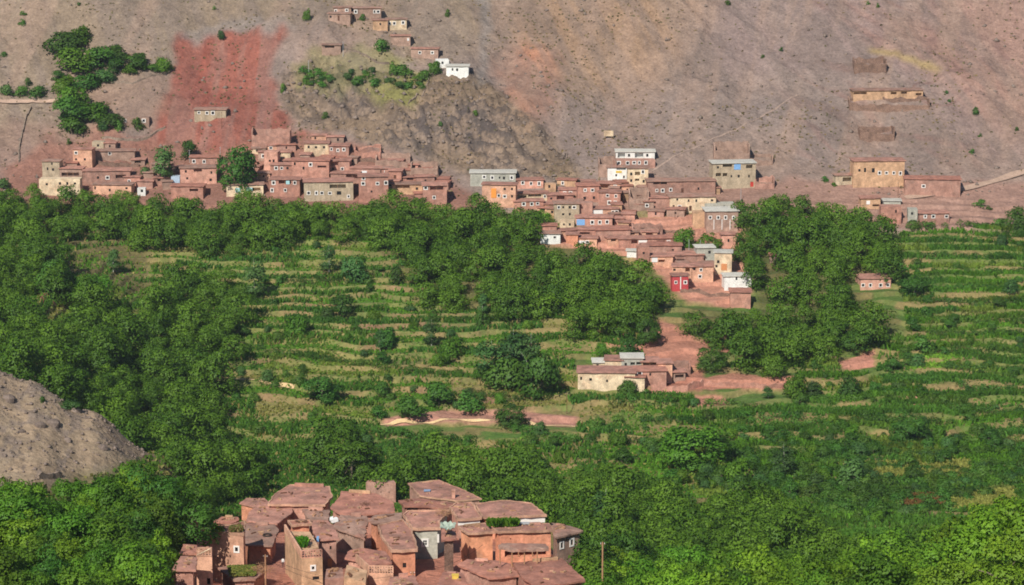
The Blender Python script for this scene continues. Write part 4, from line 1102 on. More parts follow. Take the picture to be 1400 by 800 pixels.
def lattice(parent, p, q, h, mat):
    """pierced parapet from p to q standing on z"""
    d = q - p; L = d.length; d.normalize(); o = Vector((d.y, -d.x, 0)); mb = MB(); t = .09
    mb.box((p + q) / 2 + UP * .06, d * L / 2, o * t, UP * .07); mb.box((p + q) / 2 + UP * (h - .06), d * L / 2, o * t, UP * .07)
    n = max(2, int(L / .42))
    for k in range(n + 1): mb.box(p + d * L * k / n + UP * h / 2, d * .07, o * (t - .01), UP * (h / 2 - .13))
    m = 3
    for r in range(1, m):
        for k in range(n):
            a = p + d * L * (k + .5 + (.12 if r % 2 else -.12)) / n
            mb.box(a + UP * (h * r / m), d * (L / n / 2 - .07), o * (t - .02), UP * .05)
    mb.build('parapet', mat, parent)
def parapet(parent, p, q, h, mat, t=.14):
    d = q - p; L = d.length; d.normalize(); o = Vector((d.y, -d.x, 0)); mb = MB()
    mb.box((p + q) / 2 + UP * h / 2, d * L / 2, o * t, UP * h / 2); mb.build('parapet', mat, parent)
r, z = ZR[5]; lattice(r, at_z(269.5, 760, z), at_z(289, 760.5, z), 1.35, W['peach'])
b = MB(); p_, q_ = at_z(269.5, 759, z + 1.4), at_z(288, 750, z + 2.6); b.tube(p_, q_, .1, .1, 5); b.build('railing', W['cream'], r)
r, z = ZR[10]
a_, b_, c_, d_ = at_z(412.6, 763.4, z), at_z(440, 761.6, z), at_z(389.8, 726.6, z), at_z(424, 728, z)
lattice(r, a_ + UP * .003, b_ + UP * .003, 1.3, W['pink'])
parapet(r, c_ + UP * .003, a_ + Vector((-.1, .3, .003)), 1.2, W['peach'])
b = MB(); b.box((a_ + b_) / 2 + Vector((0, -.05, -.25)), (b_ - a_) / 2, (0, .08, 0), (0, 0, .16)); b.build('painted_band', P['frame'], r)
r, z = ZR[19]; lattice(r, at_z(504.6, 784.4, z) + UP * .003, at_z(537.4, 784.9, z) + UP * .003, 1.35, W['peach'])
parapet(r, at_z(487, 768, z), at_z(504, 783.6, z), 1.3, W['peach'])
# hole in the grey roof: a smoke vent ring
r, z = ZR[3]; c = at_z(365.5, 732.5, z + .1)
b = MB()
for k in range(14):
    t0, t1 = 2 * math.pi * k / 14, 2 * math.pi * (k + 1) / 14
    f = lambda t, rr, zz: c + Vector((rr * math.cos(t), rr * math.sin(t), zz))
    b.face([f(t0, .85, 0), f(t1, .85, 0), f(t1, .75, .25), f(t0, .75, .25)]); b.face([f(t0, .75, .25), f(t1, .75, .25), f(t1, .5, .2), f(t0, .5, .2)])
    b.face([f(t0, .5, .2), f(t1, .5, .2), f(t1, .5, -.3), f(t0, .5, -.3)])
b.build('smoke_vent', P['dark'], r)
# thatched porch with posts in front of the long orange house
zp = at_y(702, 752, ground(702, 775, 330).y).z
Yp = None
fpz = []
zY2 = ZR[30][1]
base = at_z(700, 770, zY2 + .3); zp = at_y(702, 752.5, base.y).z
fp = ccw([Vector((p.x, p.y, 0)) for p in (at_z(681, 747.5, zp), at_z(702, 752.5, zp), at_z(750, 750.5, zp), at_z(746, 743.5, zp), at_z(685, 743, zp))])
po = empty('porch', (base.x + 2, base.y, zY2 + .3)); WLOC[po.name] = Vector(po.location)
tag(po, 'open porch with rough brush roof on three posts', 'porch')
roof_mesh(offset_poly(fp, -.3), zp - .35, .3, .4, .5, .16, random.Random(4), 0, .2).build('roof', R['greymud'], po)
for uu in (700, 717, 734.5, 683.5):
    p = at_z(uu, 752.0 if uu > 690 else 747.8, zp); b = MB(); b.tube((p.x, p.y + .25, zY2 - .5), (p.x, p.y + .25, zp - .36), .11, .1, 6); b.build('post', P['wood'], po)
rubble_wall('rubble_wall', [(764, 757), (772, 768), (784, 784), (797, 800)], 1.4, 1.2, 'greystone', 'loose grey rubble wall at the right edge of the near village', 'wall', 330)
# chimney pillar
g = at_z(620, 686, ZR[22][1] - 1); b = MB(); b.box(g + UP * 1.2, (.45, 0, 0), (0, .4, 0), (0, 0, 1.9)); b.box(g + UP * 3.15, (.55, 0, 0), (0, .5, 0), (0, 0, .12))
tag(b.build('chimney', W['pink'], None, g), 'square pink chimney pillar beside the highest wide roof', 'chimney')
# small things lying about on the roofs
def lump(name, c, r, mat, label, cat, n=30, flat=.6, seed=1, group=None):
    rnd = random.Random(seed); mb = MB()
    for k in range(n):
        d = Vector((rnd.gauss(0, .5), rnd.gauss(0, .5), abs(rnd.gauss(0, .35)) * flat)) * r
        e = Vector((rnd.gauss(0, 1), rnd.gauss(0, 1), rnd.gauss(0, .3))).normalized() * r * rnd.uniform(.3, .7)
        mb.tube(c + d - e * .5, c + d + e * .5, .035, .02, 4)
    return tag(mb.build(name, mat, None, c), label, cat, group)
c = at_z(357, 781, ZR[9][1] + .3); lump('brush_pile', c, 1.6, P['wood'], 'pile of dry branches on the grassy roof', 'brush pile', 140, 1.0, 3)
c = at_z(329, 704, ZR[6][1] + .2); lump('pole_bundle', c, 1.0, P['wood_dark'], 'bundle of grey poles sticking up behind the roof room', 'poles', 14, 2.5, 5)
c = at_z(499, 690, ZR[14][1] + .3); lump('stick_heap', c, .9, P['wood_dark'], 'dark sticks heaped on the long red roof', 'sticks', 40, .6, 6)
c = at_z(607, 703, ZR[20][1] + .4); lump('firewood', c, 1.4, P['wood'], 'firewood piled at the back of the grey house roof', 'firewood', 110, 1.0, 8)
def sheet(name, pts, mat, label, cat, sag=.15, th=.03, nu=8, nv=6, seed=2):
    rnd = np.random.default_rng(seed); A4 = [Vector(p) for p in pts]; mb = MB(); G = {}
    for i in range(nu + 1):
        for j in range(nv + 1):
            s, t = i / nu, j / nv
            p = A4[0].lerp(A4[1], s).lerp(A4[3].lerp(A4[2], s), t)
            G[i, j] = p + Vector((0, 0, float(rnd.normal(0, sag)) - sag * math.sin(math.pi * s) * math.sin(math.pi * t)))
    for i in range(nu):
        for j in range(nv):
            q = [G[i, j], G[i + 1, j], G[i + 1, j + 1], G[i, j + 1]]; mb.face(q); mb.face([p - UP * th for p in reversed(q)])
    return tag(mb.build(name, mat, None, A4[0]), label, cat)
z = ZR[33][1]
sheet('tarpaulin', [at_z(601, 722, z + 2), at_z(620, 724, z + 1.5), at_z(624, 715, z + 2.2), at_z(603, 713, z + 2.4)], P['greytarp'], 'crumpled grey green tarpaulin beside the grey plastered house', 'tarpaulin', .16)
c = at_z(457, 711, ZR[15][1] + .35)
b = MB(); b.box(c, (.55, .2, .1), (-.15, .4, 0), (-.05, 0, .3)); b.box(c + Vector((-.5, .3, .2)), (.3, 0, .1), (0, .3, 0), (0, 0, .25)); tag(b.build('sack_bundle', P['whitecloth'], None, c), 'white sacks lying between the two red roofs', 'sacks')
c = at_z(622.5, 789, ZR[31][1] + .35); b = MB(); b.box(c, (.5, 0, 0), (0, .35, 0), (0, 0, .35)); b.box(c + UP * .4, (.56, 0, 0), (0, .4, 0), (0, 0, .05)); tag(b.build('plastic_crate', P['yellow'], None, c), 'yellow crate on the cluttered red shed roof', 'crate')
c = at_z(584, 671, ZR[22][1] + .3); b = MB()
for k in range(5): b.tube(c + Vector((-.9, k * .3 - .6, .02 * k)), c + Vector((.9, k * .3 - .5, .05)), .16, .16, 7)
tag(b.build('plastic_bundle', P['solar'], None, c), 'blue grey bundle on the highest wide roof', 'bundle')
c = at_z(711, 715.5, ZR[27][1] + .3); b = MB(); b.box(c, (1.6, .1, 0), (0, .4, 0), (0, 0, .1)); tag(b.build('metal_sheet', P['metal'], None, c), 'grey metal sheet lying on the long orange house roof', 'sheet')
# washing hung against the red brown house
c = at_y(431, 737, ground(434, 737.5 + 8.3 * 5.5, 330).y - .4); r_ = empty('washing', c); WLOC[r_.name] = Vector(c); tag(r_, 'white and dark washing hung beside the small dark window', 'washing')
for k, mt in enumerate(('whitecloth', 'darkcloth', 'bluecloth')):
    b = MB(); b.box(c + Vector((-.5 + .45 * k, 0, -.3 * (k % 2))), (.2, 0, .03), (0, .03, 0), (.04, 0, .5)); b.build('garment', P[mt], r_)
# small figure in the alley
def person(u, v, label, top, bottom, h=1.62, ymin=330):
    g = ground(u, v, ymin)
    root = bpy.data.meshes.new('person')
    S = h / 1.7
    J = {'pel': (0, 0, .92), 'spn': (0, 0, 1.18), 'chs': (0, 0, 1.36), 'nk': (0, -.01, 1.48), 'hd': (0, -.03, 1.58), 'ht': (0, -.02, 1.70),
         'hl': (-.10, 0, .88), 'kl': (-.11, -.06, .48), 'al': (-.11, .02, .08), 'tl': (-.12, -.14, .03), 'hr': (.10, 0, .88), 'kr': (.11, -.10, .49), 'ar': (.11, -.06, .08), 'tr': (.12, -.22, .03),
         'sl': (-.19, 0, 1.38), 'el': (-.25, .02, 1.10), 'wl': (-.25, -.08, .86), 'fl': (-.25, -.12, .76), 'sr': (.19, 0, 1.38), 'er': (.25, .0, 1.10), 'wr': (.24, -.12, .88), 'fr': (.24, -.16, .78)}
    RD = {'pel': .15, 'spn': .14, 'chs': .16, 'nk': .055, 'hd': .10, 'ht': .075, 'hl': .10, 'kl': .065, 'al': .045, 'tl': .035, 'hr': .10, 'kr': .065, 'ar': .045, 'tr': .035, 'sl': .07, 'el': .05, 'wl': .035, 'fl': .03, 'sr': .07, 'er': .05, 'wr': .035, 'fr': .03}
    E = [('pel', 'spn'), ('spn', 'chs'), ('chs', 'nk'), ('nk', 'hd'), ('hd', 'ht'), ('pel', 'hl'), ('hl', 'kl'), ('kl', 'al'), ('al', 'tl'), ('pel', 'hr'), ('hr', 'kr'), ('kr', 'ar'), ('ar', 'tr'),
         ('chs', 'sl'), ('sl', 'el'), ('el', 'wl'), ('wl', 'fl'), ('chs', 'sr'), ('sr', 'er'), ('er', 'wr'), ('wr', 'fr')]
    ks = list(J)
    root.from_pydata([tuple(S * t for t in J[k]) for k in ks], [(ks.index(a), ks.index(b)) for a, b in E], [])
    o = bpy.data.objects.new('person', root); COL.objects.link(o); o.location = g
    mod = o.modifiers.new('skin', 'SKIN')
    for sv, k in zip(root.skin_vertices[0].data, ks):
        sv.radius = (RD[k] * S, RD[k] * S * .85); sv.use_root = (k == 'pel')
    o.modifiers.new('sub', 'SUBSURF').levels = 1
    dg = bpy.context.evaluated_depsgraph_get(); me = bpy.data.meshes.new_from_object(o.evaluated_get(dg)); o.modifiers.clear(); o.data = me
    me.materials.clear()
    for mt in (SKIN, P[top], P[bottom], P['darkcloth']): me.materials.append(mt)
    for f in me.polygons:
        z = f.center.z / S; x = abs(f.center.x)
        f.material_index = 3 if z > 1.62 else 0 if z > 1.46 or (x > .2 * S and z < .86) else 1 if z > .9 or x > .19 * S else 2
        f.use_smooth = True
    return tag(o, label, 'person')
SKIN = plain('skin', srgb(150, 104, 80), .6, .05)
person(387, 775, 'person in a white top and dark trousers standing in the alley', 'whitecloth', 'darkcloth')

# ------------------------------------------------------------------ poles and wires
def pole(u, vt, vb, label, r=.13, Y=None, ymin=330, name='utility_pole', cat='pole', arm=True, mat='wood', grp=None):
    g = ground(u, vb, ymin) if Y is None else at_y(u, 780, Y)
    if Y is not None: g = Vector((g.x, Y, hz(g.x, Y)))
    top = at_y(u, vt, g.y)
    root = empty(name, g); WLOC[root.name] = Vector(g); tag(root, label, cat, grp)
    b = MB(); b.tube(g - UP * .6, top, r, r * .75, 8); b.build('post', P[mat], root)
    if arm:
        b = MB(); b.box(top - UP * .35, (.35, 0, 0), (0, .05, 0), (0, 0, .05)); b.build('crossarm', P['wood_dark'], root)
        for s in (-.28, .28):
            b = MB(); b.tube(top + Vector((s, 0, -.3)), top + Vector((s, 0, -.12)), .05, .04, 6); b.build('insulator', P['frame'], root)
    return top
def wire(a, b_, sag, label, r=.022):
    pts = [a.lerp(b_, k / 16) - UP * sag * 4 * (k / 16) * (1 - k / 16) for k in range(17)]
    mb = MB()
    for p, q in zip(pts[:-1], pts[1:]): mb.tube(p, q, r, r, 4)
    tag(mb.build('power_line', P['wire'], None, a), label, 'cable', 'cables over the near village')
t1 = pole(362.7, 758.5, 0, 'brown wooden pole in front of the grassy roof', .16, 377)
t2 = pole(564, 781, 0, 'wooden pole at the bottom edge below the bright orange house', .15, 371)
t3 = pole(824, 741, 0, 'tall bare wooden pole standing right of the near village', .16, 352)
wire(t1, at_y(255, 806, 372), 1.0, 'cable running down to the left from the pole by the grassy roof')
wire(t1 + Vector((.2, 0, -.3)), t2, 2.4, 'cable sagging between the two poles of the near village')
wire(t2, at_y(660, 745, 388), 1.2, 'cable rising to the right from the bottom edge pole')
wire(t1 + Vector((.3, 0, -.8)), at_y(520, 808, 366), 1.3, 'lower cable running right across the alley')
FG_ = 'small poles of the far villages'
for u, vt, vb, lab, ym in ((1228, 249, 272, 'dark thin pole left of the long blank red brown house', 900), (942, 327, 350, 'pale street lamp pole beside the small trees of the lower village', 700), (957.5, 328, 348, 'second pale lamp pole right of the first in the lower village', 700),
    (775, 537, 566, 'slim wooden pole among the terraces below the farm', 640), (469, 57, 78, 'pale pole at the edge of the green garden plot', 950), (422, 83, 105, 'pale pole left of the garden plot shrubs', 950), (303, 153, 176, 'thin dark pole in front of the lone grey block house', 950),
    (1013, 258, 275, 'thin pole on the bare ground below the pale three storey house', 850), (259, 205, 222, 'pale post beside the house behind the balcony house', 900), (301, 201, 224, 'pale post at the right of the house behind the balcony house', 900), (923, 287, 300, 'thin pole below the large cream house', 850)):
    pole(u, vt, vb, lab, .1, None, ym, 'street_lamp' if 'lamp' in lab else 'utility_pole', 'lamp' if 'lamp' in lab else 'pole', arm='lamp' not in lab, mat='metal' if 'pale' in lab else 'wood_dark')
# small loose things on the near roofs
rd_ = np.random.default_rng(12)
RB = 'raised ledges and boxes on the near roofs'
for i, (zr, fp) in enumerate(list(NEAR)):
    if i in (5, 10, 19, 23, 25, 34, 35) or rd_.random() < .25: continue
    root = ZR[i][0]; inner = offset_poly(fp, -.15); n_ = len(inner)
    e = max(range(n_), key=lambda k: (inner[k].y + inner[(k + 1) % n_].y) / 2 + rd_.uniform(0, 2))
    p, q = inner[e], inner[(e + 1) % n_]; s0 = rd_.uniform(.05, .3); s1 = rd_.uniform(.55, .95)
    a, b = p.lerp(q, s0), p.lerp(q, s1); h_ = rd_.uniform(.3, .8)
    if (b - a).length > 1: parapet(root, a.xy.to_3d() + UP * (zr - .1), b.xy.to_3d() + UP * (zr - .1), h_, W[('red', 'pink', 'tan', 'redbrown')[i % 4]], .17)
mbs = MB()
for zr, fp in NEAR:
    inner = offset_poly(fp, -.4); c0 = sum(inner, Vector()) / len(inner)
    for _ in range(int(rd_.integers(6, 15))):
        i = int(rd_.integers(len(inner))); s_, t_ = rd_.random(), math.sqrt(rd_.random())
        p = c0.lerp(inner[i].lerp(inner[(i + 1) % len(inner)], s_), t_ * .95); p.z = zr + .16
        a_ = rd_.random() * 6.28; l_ = rd_.uniform(.12, .6); dx = Vector((math.cos(a_), math.sin(a_), 0))
        mbs.box(p, dx * l_, Vector((-dx.y, dx.x, 0)) * rd_.uniform(.08, .2), UP * rd_.uniform(.06, .16), int(rd_.integers(4)))
tag(mbs.build('roof_debris', [P['wood'], R['rim'], P['wood_dark'], W['tan']], None, (0, 400, -130)), 'stones, boards and scraps lying about on the near roofs', 'debris', None, 'stuff')
# ------------------------------------------------------------------ trees and plants
def leaf_cloud(rng, lobes, density, size, up=.25):
    """lobes [(cx,cy,cz,rx,rz)] -> verts, quads, tint: small leaf-spray faces spread through the outer part of each lobe"""
    Vs, Ts, Ns = [], [], []
    zc_ = np.mean([l[2] for l in lobes]) * .75
    for cx, cy, cz, rx, rz in lobes:
        n = int(density * rx * (rx + rz) * .5 * 12.57 / (size * size))
        d = rng.normal(size=(n, 3)); d /= np.linalg.norm(d, axis=1)[:, None]
        k = d[:, 2] < -.35
        d[k, 2] *= -1
        r = (.62 + .46 * rng.random(n) ** .6)[:, None]
        wob = (1 + .28 * np.sin(d[:, :1] * 5.1 + cx) * np.cos(d[:, 1:2] * 4.3 + cy))
        c = d * r * wob * np.array([rx, rx, rz]) + np.array([cx, cy, cz])
        nn = d * .8 + rng.normal(size=(n, 3)) * .42 + np.array([0, 0, up]); nn /= np.linalg.norm(nn, axis=1)[:, None]
        a = np.cross(nn, rng.normal(size=(n, 3))); a /= np.linalg.norm(a, axis=1)[:, None]
        b = np.cross(nn, a)
        s = size * (.6 + .8 * rng.random((n, 1)))
        fold = nn * s * .16
        P4 = np.stack([c - a * s * .62, c - b * s * .40 - fold, c + a * s * .62, c + b * s * .40 - fold], 1)
        Vs.append(P4.reshape(-1, 3)); lt = rng.random()
        cd = c - np.array([0, 0, zc_]); cd /= np.linalg.norm(cd, axis=1)[:, None] + 1e-6
        sn = d * .5 + cd * .55 + nn * .3; sn /= np.linalg.norm(sn, axis=1)[:, None]
        flip = (sn * nn).sum(1) < 0; sn[flip] = nn[flip]
        Ns.append(np.repeat(sn, 4, 0))
        Ts.append(np.clip(.15 + .5 * lt * .6 + .55 * rng.random(n) ** 1.6, 0, 1))
    V = np.concatenate(Vs); n = len(V) // 4
    return V, np.arange(n * 4).reshape(n, 4), np.concatenate(Ts), np.concatenate(Ns)
def set_normals(me, Nv):
    me.polygons.foreach_set('use_smooth', np.ones(len(me.polygons), dtype=bool))
    me.normals_split_custom_set_from_vertices([tuple(q) for q in Nv.tolist()])
def crown_lobes(rng, R_, H, n, lr, zmin=.16, kind='dome'):
    L = []
    for k in range(n):
        for _ in range(40):
            t = rng.random() * 2 * math.pi; rr = math.sqrt(rng.random()); zz = zmin + (1 - zmin) * rng.random()
            if kind == 'dome': lim = math.sqrt(max(0, 1 - ((zz - .42) / .60) ** 2)) if zz > .42 else .72 + .28 * (zz - zmin) / (.42 - zmin)
            elif kind == 'tall': lim = .35 + .65 * math.sin(math.pi * min(1, (zz * .9 + .08)))
            else: lim = math.sqrt(max(0, 1 - zz * zz))
            if rr < lim and (rr > lim * .45 or zz > .6): break
        s = lr * (.65 + .7 * rng.random())
        x, y = R_ * rr * math.cos(t), R_ * rr * math.sin(t)
        L.append((x * .86, y * .86, max(H * zmin, H * zz - s * .6), s, s * .8))
    return L
def trunk_mb(rng, H, R_, r0, lobes, straight=False, frac=.4):
    mb = MB(); p = Vector((0, 0, -.5)); fork = Vector((rng.normal(0, .15), rng.normal(0, .15), H * frac))
    mb.tube(p, fork * .55 + p * .45, r0, r0 * .8, 7); mb.tube(fork * .55 + p * .45, fork, r0 * .8, r0 * .65, 7)
    for q in lobes[:: max(1, len(lobes) // (5 if not straight else 3))]:
        e = Vector((q[0], q[1], q[2])); m = fork.lerp(e, .5) + Vector((0, 0, .25 if not straight else 0))
        mb.tube(fork, m, r0 * .42, r0 * .28, 5); mb.tube(m, e, r0 * .28, r0 * .08, 5)
    if straight: mb.tube(fork, Vector((0, 0, H * .95)), r0 * .65, r0 * .1, 6)
    return mb
PROTO = {}
def proto(kind, i, R_, H, nl, lr, dens, size, leaf, bark, zmin=.16, shape='dome', r0=.28, frac=.4, up=.25):
    rng = np.random.default_rng(abs(hash((len(kind), kind[0], i))) % 9999 + i * 17 + nl)
    L = crown_lobes(rng, R_, H, nl, lr, zmin, shape)
    V, Q, T, NV_ = leaf_cloud(rng, L, dens, size, up)
    cm = np_mesh(kind + '_crown', V, Q, LF[leaf], tint=T); set_normals(cm, NV_)
    mb = trunk_mb(rng, H, R_, r0, L, shape == 'tall', frac)
    tm = bpy.data.meshes.new(kind + '_trunk'); tm.from_pydata(mb.v, [], mb.f); tm.materials.append(bark); tm.update()
    PROTO.setdefault(kind, []).append((cm, tm, R_, H, (V, Q, T, NV_)))
for i in range(8): proto('far', i, 4.4 + .5 * (i % 3), 8.3 + .9 * (i % 4), 30, 1.75, .62, .46, ['walnut', 'walnut', 'dark', 'walnut', 'walnut', 'dark', 'walnut', 'bright'][i], BARK, .06)
for i in range(6): proto('near', i, 4.7 + .4 * (i % 3), 9.0 + .8 * (i % 3), 38, 1.6, .75, .36, ['walnut', 'walnut', 'dark', 'walnut', 'bright', 'walnut'][i], BARK, .06)
for i in range(5): proto('bright', i, 4.5 + .4 * (i % 3), 8.6 + .8 * (i % 3), 40, 1.4, .75, .32, 'bright', BARK, .06, up=.35)
for i in range(3): proto('fdark', i, 4.6, 9.0 + .6 * i, 34, 1.7, .65, .44, 'dark', BARK, .05)
for i in range(4): proto('poplar', i, 1.9 + .25 * i, 9.5 + .8 * (i % 3), 26, 1.1, .6, .40, 'poplar', PALEBARK, .22, 'tall', .16, .3)
for i in range(5): proto('bush', i, 1.5, 2.3, 9, .9, .7, .32, ['shrub', 'dark', 'shrub', 'poplar', 'shrub'][i], BARK, .08, 'dome', .08, .25)
for i in range(5): proto('fruit', i, 2.2, 4.4, 16, 1.15, .7, .36, ['poplar', 'dark', 'shrub', 'walnut', 'dark'][i], BARK, .12, 'dome', .13, .3)

TREES = []          # (x, y, z, kind, variant, scale, rotz, label, group, name)
def add_tree(x, y, kind, scale, label, group, name, rng):
    TREES.append((x, y, hz(x, y), kind, int(rng.integers(len(PROTO[kind]))), scale, rng.random() * 6.28, label, group, name))
def blocked(x, y, pad):
    return any((x - c.x) ** 2 + (y - c.y) ** 2 < (r * .7 + pad) ** 2 for c, r in HOUSES)
BELT = [(-60, 262), (20, 260), (45, 256), (70, 266), (130, 266), (150, 256), (190, 262), (215, 274), (290, 278), (330, 268), (420, 276), (520, 280), (540, 266), (575, 274), (610, 288), (640, 288), (660, 282), (700, 290), (735, 300), (742, 330), (770, 345), (820, 345), (850, 362), (900, 385), (915, 400), (918, 428), (880, 450), (845, 455), (800, 450), (760, 428), (700, 412), (640, 402), (600, 412), (562, 396), (556, 345), (500, 322), (430, 320), (360, 325), (335, 345), (205, 330), (205, 322), (90, 322), (80, 345), (20, 345), (-60, 350)]
WEST = [(-60, 345), (80, 345), (120, 385), (140, 405), (205, 400), (205, 332), (335, 345), (325, 385), (345, 400), (315, 430), (325, 470), (322, 505), (290, 525), (310, 545), (300, 600), (340, 600), (385, 640), (330, 662), (290, 690), (250, 715), (210, 700), (205, 620), (120, 545), (60, 515), (0, 488), (-60, 480)]
EAST = [(1008, 285), (1060, 275), (1120, 272), (1175, 292), (1205, 312), (1228, 322), (1232, 350), (1222, 372), (1168, 372), (1165, 402), (1215, 408), (1235, 440), (1240, 460), (1210, 470), (1185, 462), (1130, 478), (1090, 495), (1012, 495), (1002, 465), (945, 450), (925, 435), (935, 418), (985, 432), (1042, 436), (1050, 392), (1020, 368), (1006, 330)]
SOUTHWEST = [(-80, 660), (30, 655), (60, 685), (120, 665), (205, 650), (255, 680), (292, 700), (262, 735), (235, 750), (180, 790), (230, 900), (-80, 900)]
SOUTH = [(505, 655), (520, 640), (560, 625), (640, 618), (700, 628), (760, 650), (800, 655), (850, 650), (905, 665), (960, 700), (1000, 690), (1050, 670), (1090, 690), (1150, 725), (1180, 735), (1180, 810), (1080, 815), (1000, 800), (800, 760), (765, 705), (700, 680), (600, 655)]
FRONT = [(790, 765), (830, 745), (880, 750), (930, 735), (985, 755), (1060, 775), (1150, 765), (1175, 735), (1235, 708), (1300, 705), (1345, 700), (1390, 660), (1480, 640), (1480, 1000), (780, 900)]
CLEAR = [[(987, 378), (1018, 378), (1014, 412), (987, 414)], [(362, 328), (500, 325), (555, 350), (560, 398), (480, 400), (362, 395)], [(335, 420), (480, 405), (480, 520), (340, 520)], [(88, 322), (206, 322), (206, 402), (140, 405), (120, 380), (88, 365)], [(40, 394), (105, 394), (105, 428), (55, 428)], [(1050, 345), (1075, 345), (1075, 362), (1050, 362)], [(1048, 392), (1090, 392), (1090, 407), (1048, 407)], [(1172, 372), (1222, 372), (1222, 414), (1172, 414)],
         [(55, 292), (66, 292), (66, 318), (55, 318)], [(355, 605), (430, 605), (430, 676), (360, 676)], [(55, 645), (85, 645), (75, 690), (52, 690)], [(300, 560), (335, 580), (345, 600), (310, 600)], [(0, 728), (30, 735), (20, 760), (-20, 750)], [(1140, 480), (1200, 475), (1200, 510), (1150, 512)]]
LAB = {
 'BELT': ('walnut tree in the dense green belt directly below the villages', 'walnut trees of the belt below the villages'),
 'WEST': ('walnut tree in the dense wood left of the terraces', 'walnut trees of the wood left of the terraces'),
 'EAST': ('walnut tree in the dense wood below the right village', 'walnut trees of the wood below the right village'),
 'SOUTHWEST': ('walnut tree in the wood at the lower left under the grey spur', 'walnut trees at the lower left'),
 'SOUTH': ('walnut tree in the wood between the terraces and the near village', 'walnut trees behind the near village'),
 'FRONT': ('light green walnut tree at the bottom right of the near village', 'light green walnut trees at the bottom right'),
}
rt = np.random.default_rng(5)
def fill(poly, name, y0, y1, sp, kinds, smin, smax, crown=.55):
    us = [p[0] for p in poly]; n0 = len(TREES)
    y = y0
    row = 0
    while y < y1:
        xa, xb = (min(us) - 720) / F * y * 1.02, (max(us) - 680) / F * y * 1.02
        x = xa + (row % 2) * sp / 2
        while x < xb:
            px, py = x + rt.normal(0, sp * .18), y + rt.normal(0, sp * .16)
            s = rt.uniform(smin, smax); k = kinds[int(rt.integers(len(kinds)))]
            z = hz(px, py); u, v = proj(px, py, z + 9 * s * crown)
            if inpoly(u, v, poly) and not any(inpoly(u + du, v + dv, c) for c in CLEAR for du, dv in ((0, 0), (-13, 0), (13, 0), (0, -15), (-8, -10), (8, -10))) and not blocked(px, py, .6):
                g = ground(u, v)                       # skip what a nearer hill hides
                if g.y > py - 25: add_tree(px, py, k, s, *LAB[name], 'walnut_tree', rt)
            x += sp
        y += sp * .87; row += 1
    print(name, len(TREES) - n0)
fill(BELT, 'BELT', 815, 965, 8.8, ['far'], .75, 1.4)
fill(WEST, 'WEST', 560, 870, 9.4, ['far', 'far', 'near'], .75, 1.5)
fill(EAST, 'EAST', 790, 950, 9.0, ['far'], .8, 1.5)
fill(SOUTHWEST, 'SOUTHWEST', 335, 485, 6.8, ['near'], .62, 1.05)
fill(SOUTH, 'SOUTH', 560, 735, 9.2, ['near'], .75, 1.45)
fill(FRONT, 'FRONT', 318, 560, 7.4, ['bright', 'bright', 'bright', 'near'], .75, 1.25)
def one(u, vt, vb, kind, label, name=None, ymin=600, width=None, group=None):
    g = ground(u, vb, ymin); px = F / (g.y * CP - g.z * SP)
    i = int(rt.integers(len(PROTO[kind]))); cm, tm, R0, H0, _ = PROTO[kind][i]
    s = (vb - vt) / px / H0 / 1.05
    TREES.append((g.x, g.y, hz(g.x, g.y), kind, i, s if width is None else (width / px / 2 / R0 / 1.1, s), rt.random() * 6.28, label, group, name or {'far': 'walnut_tree', 'fdark': 'walnut_tree', 'poplar': 'poplar_tree', 'bush': 'bush', 'fruit': 'orchard_tree', 'near': 'walnut_tree', 'bright': 'walnut_tree'}[kind]))
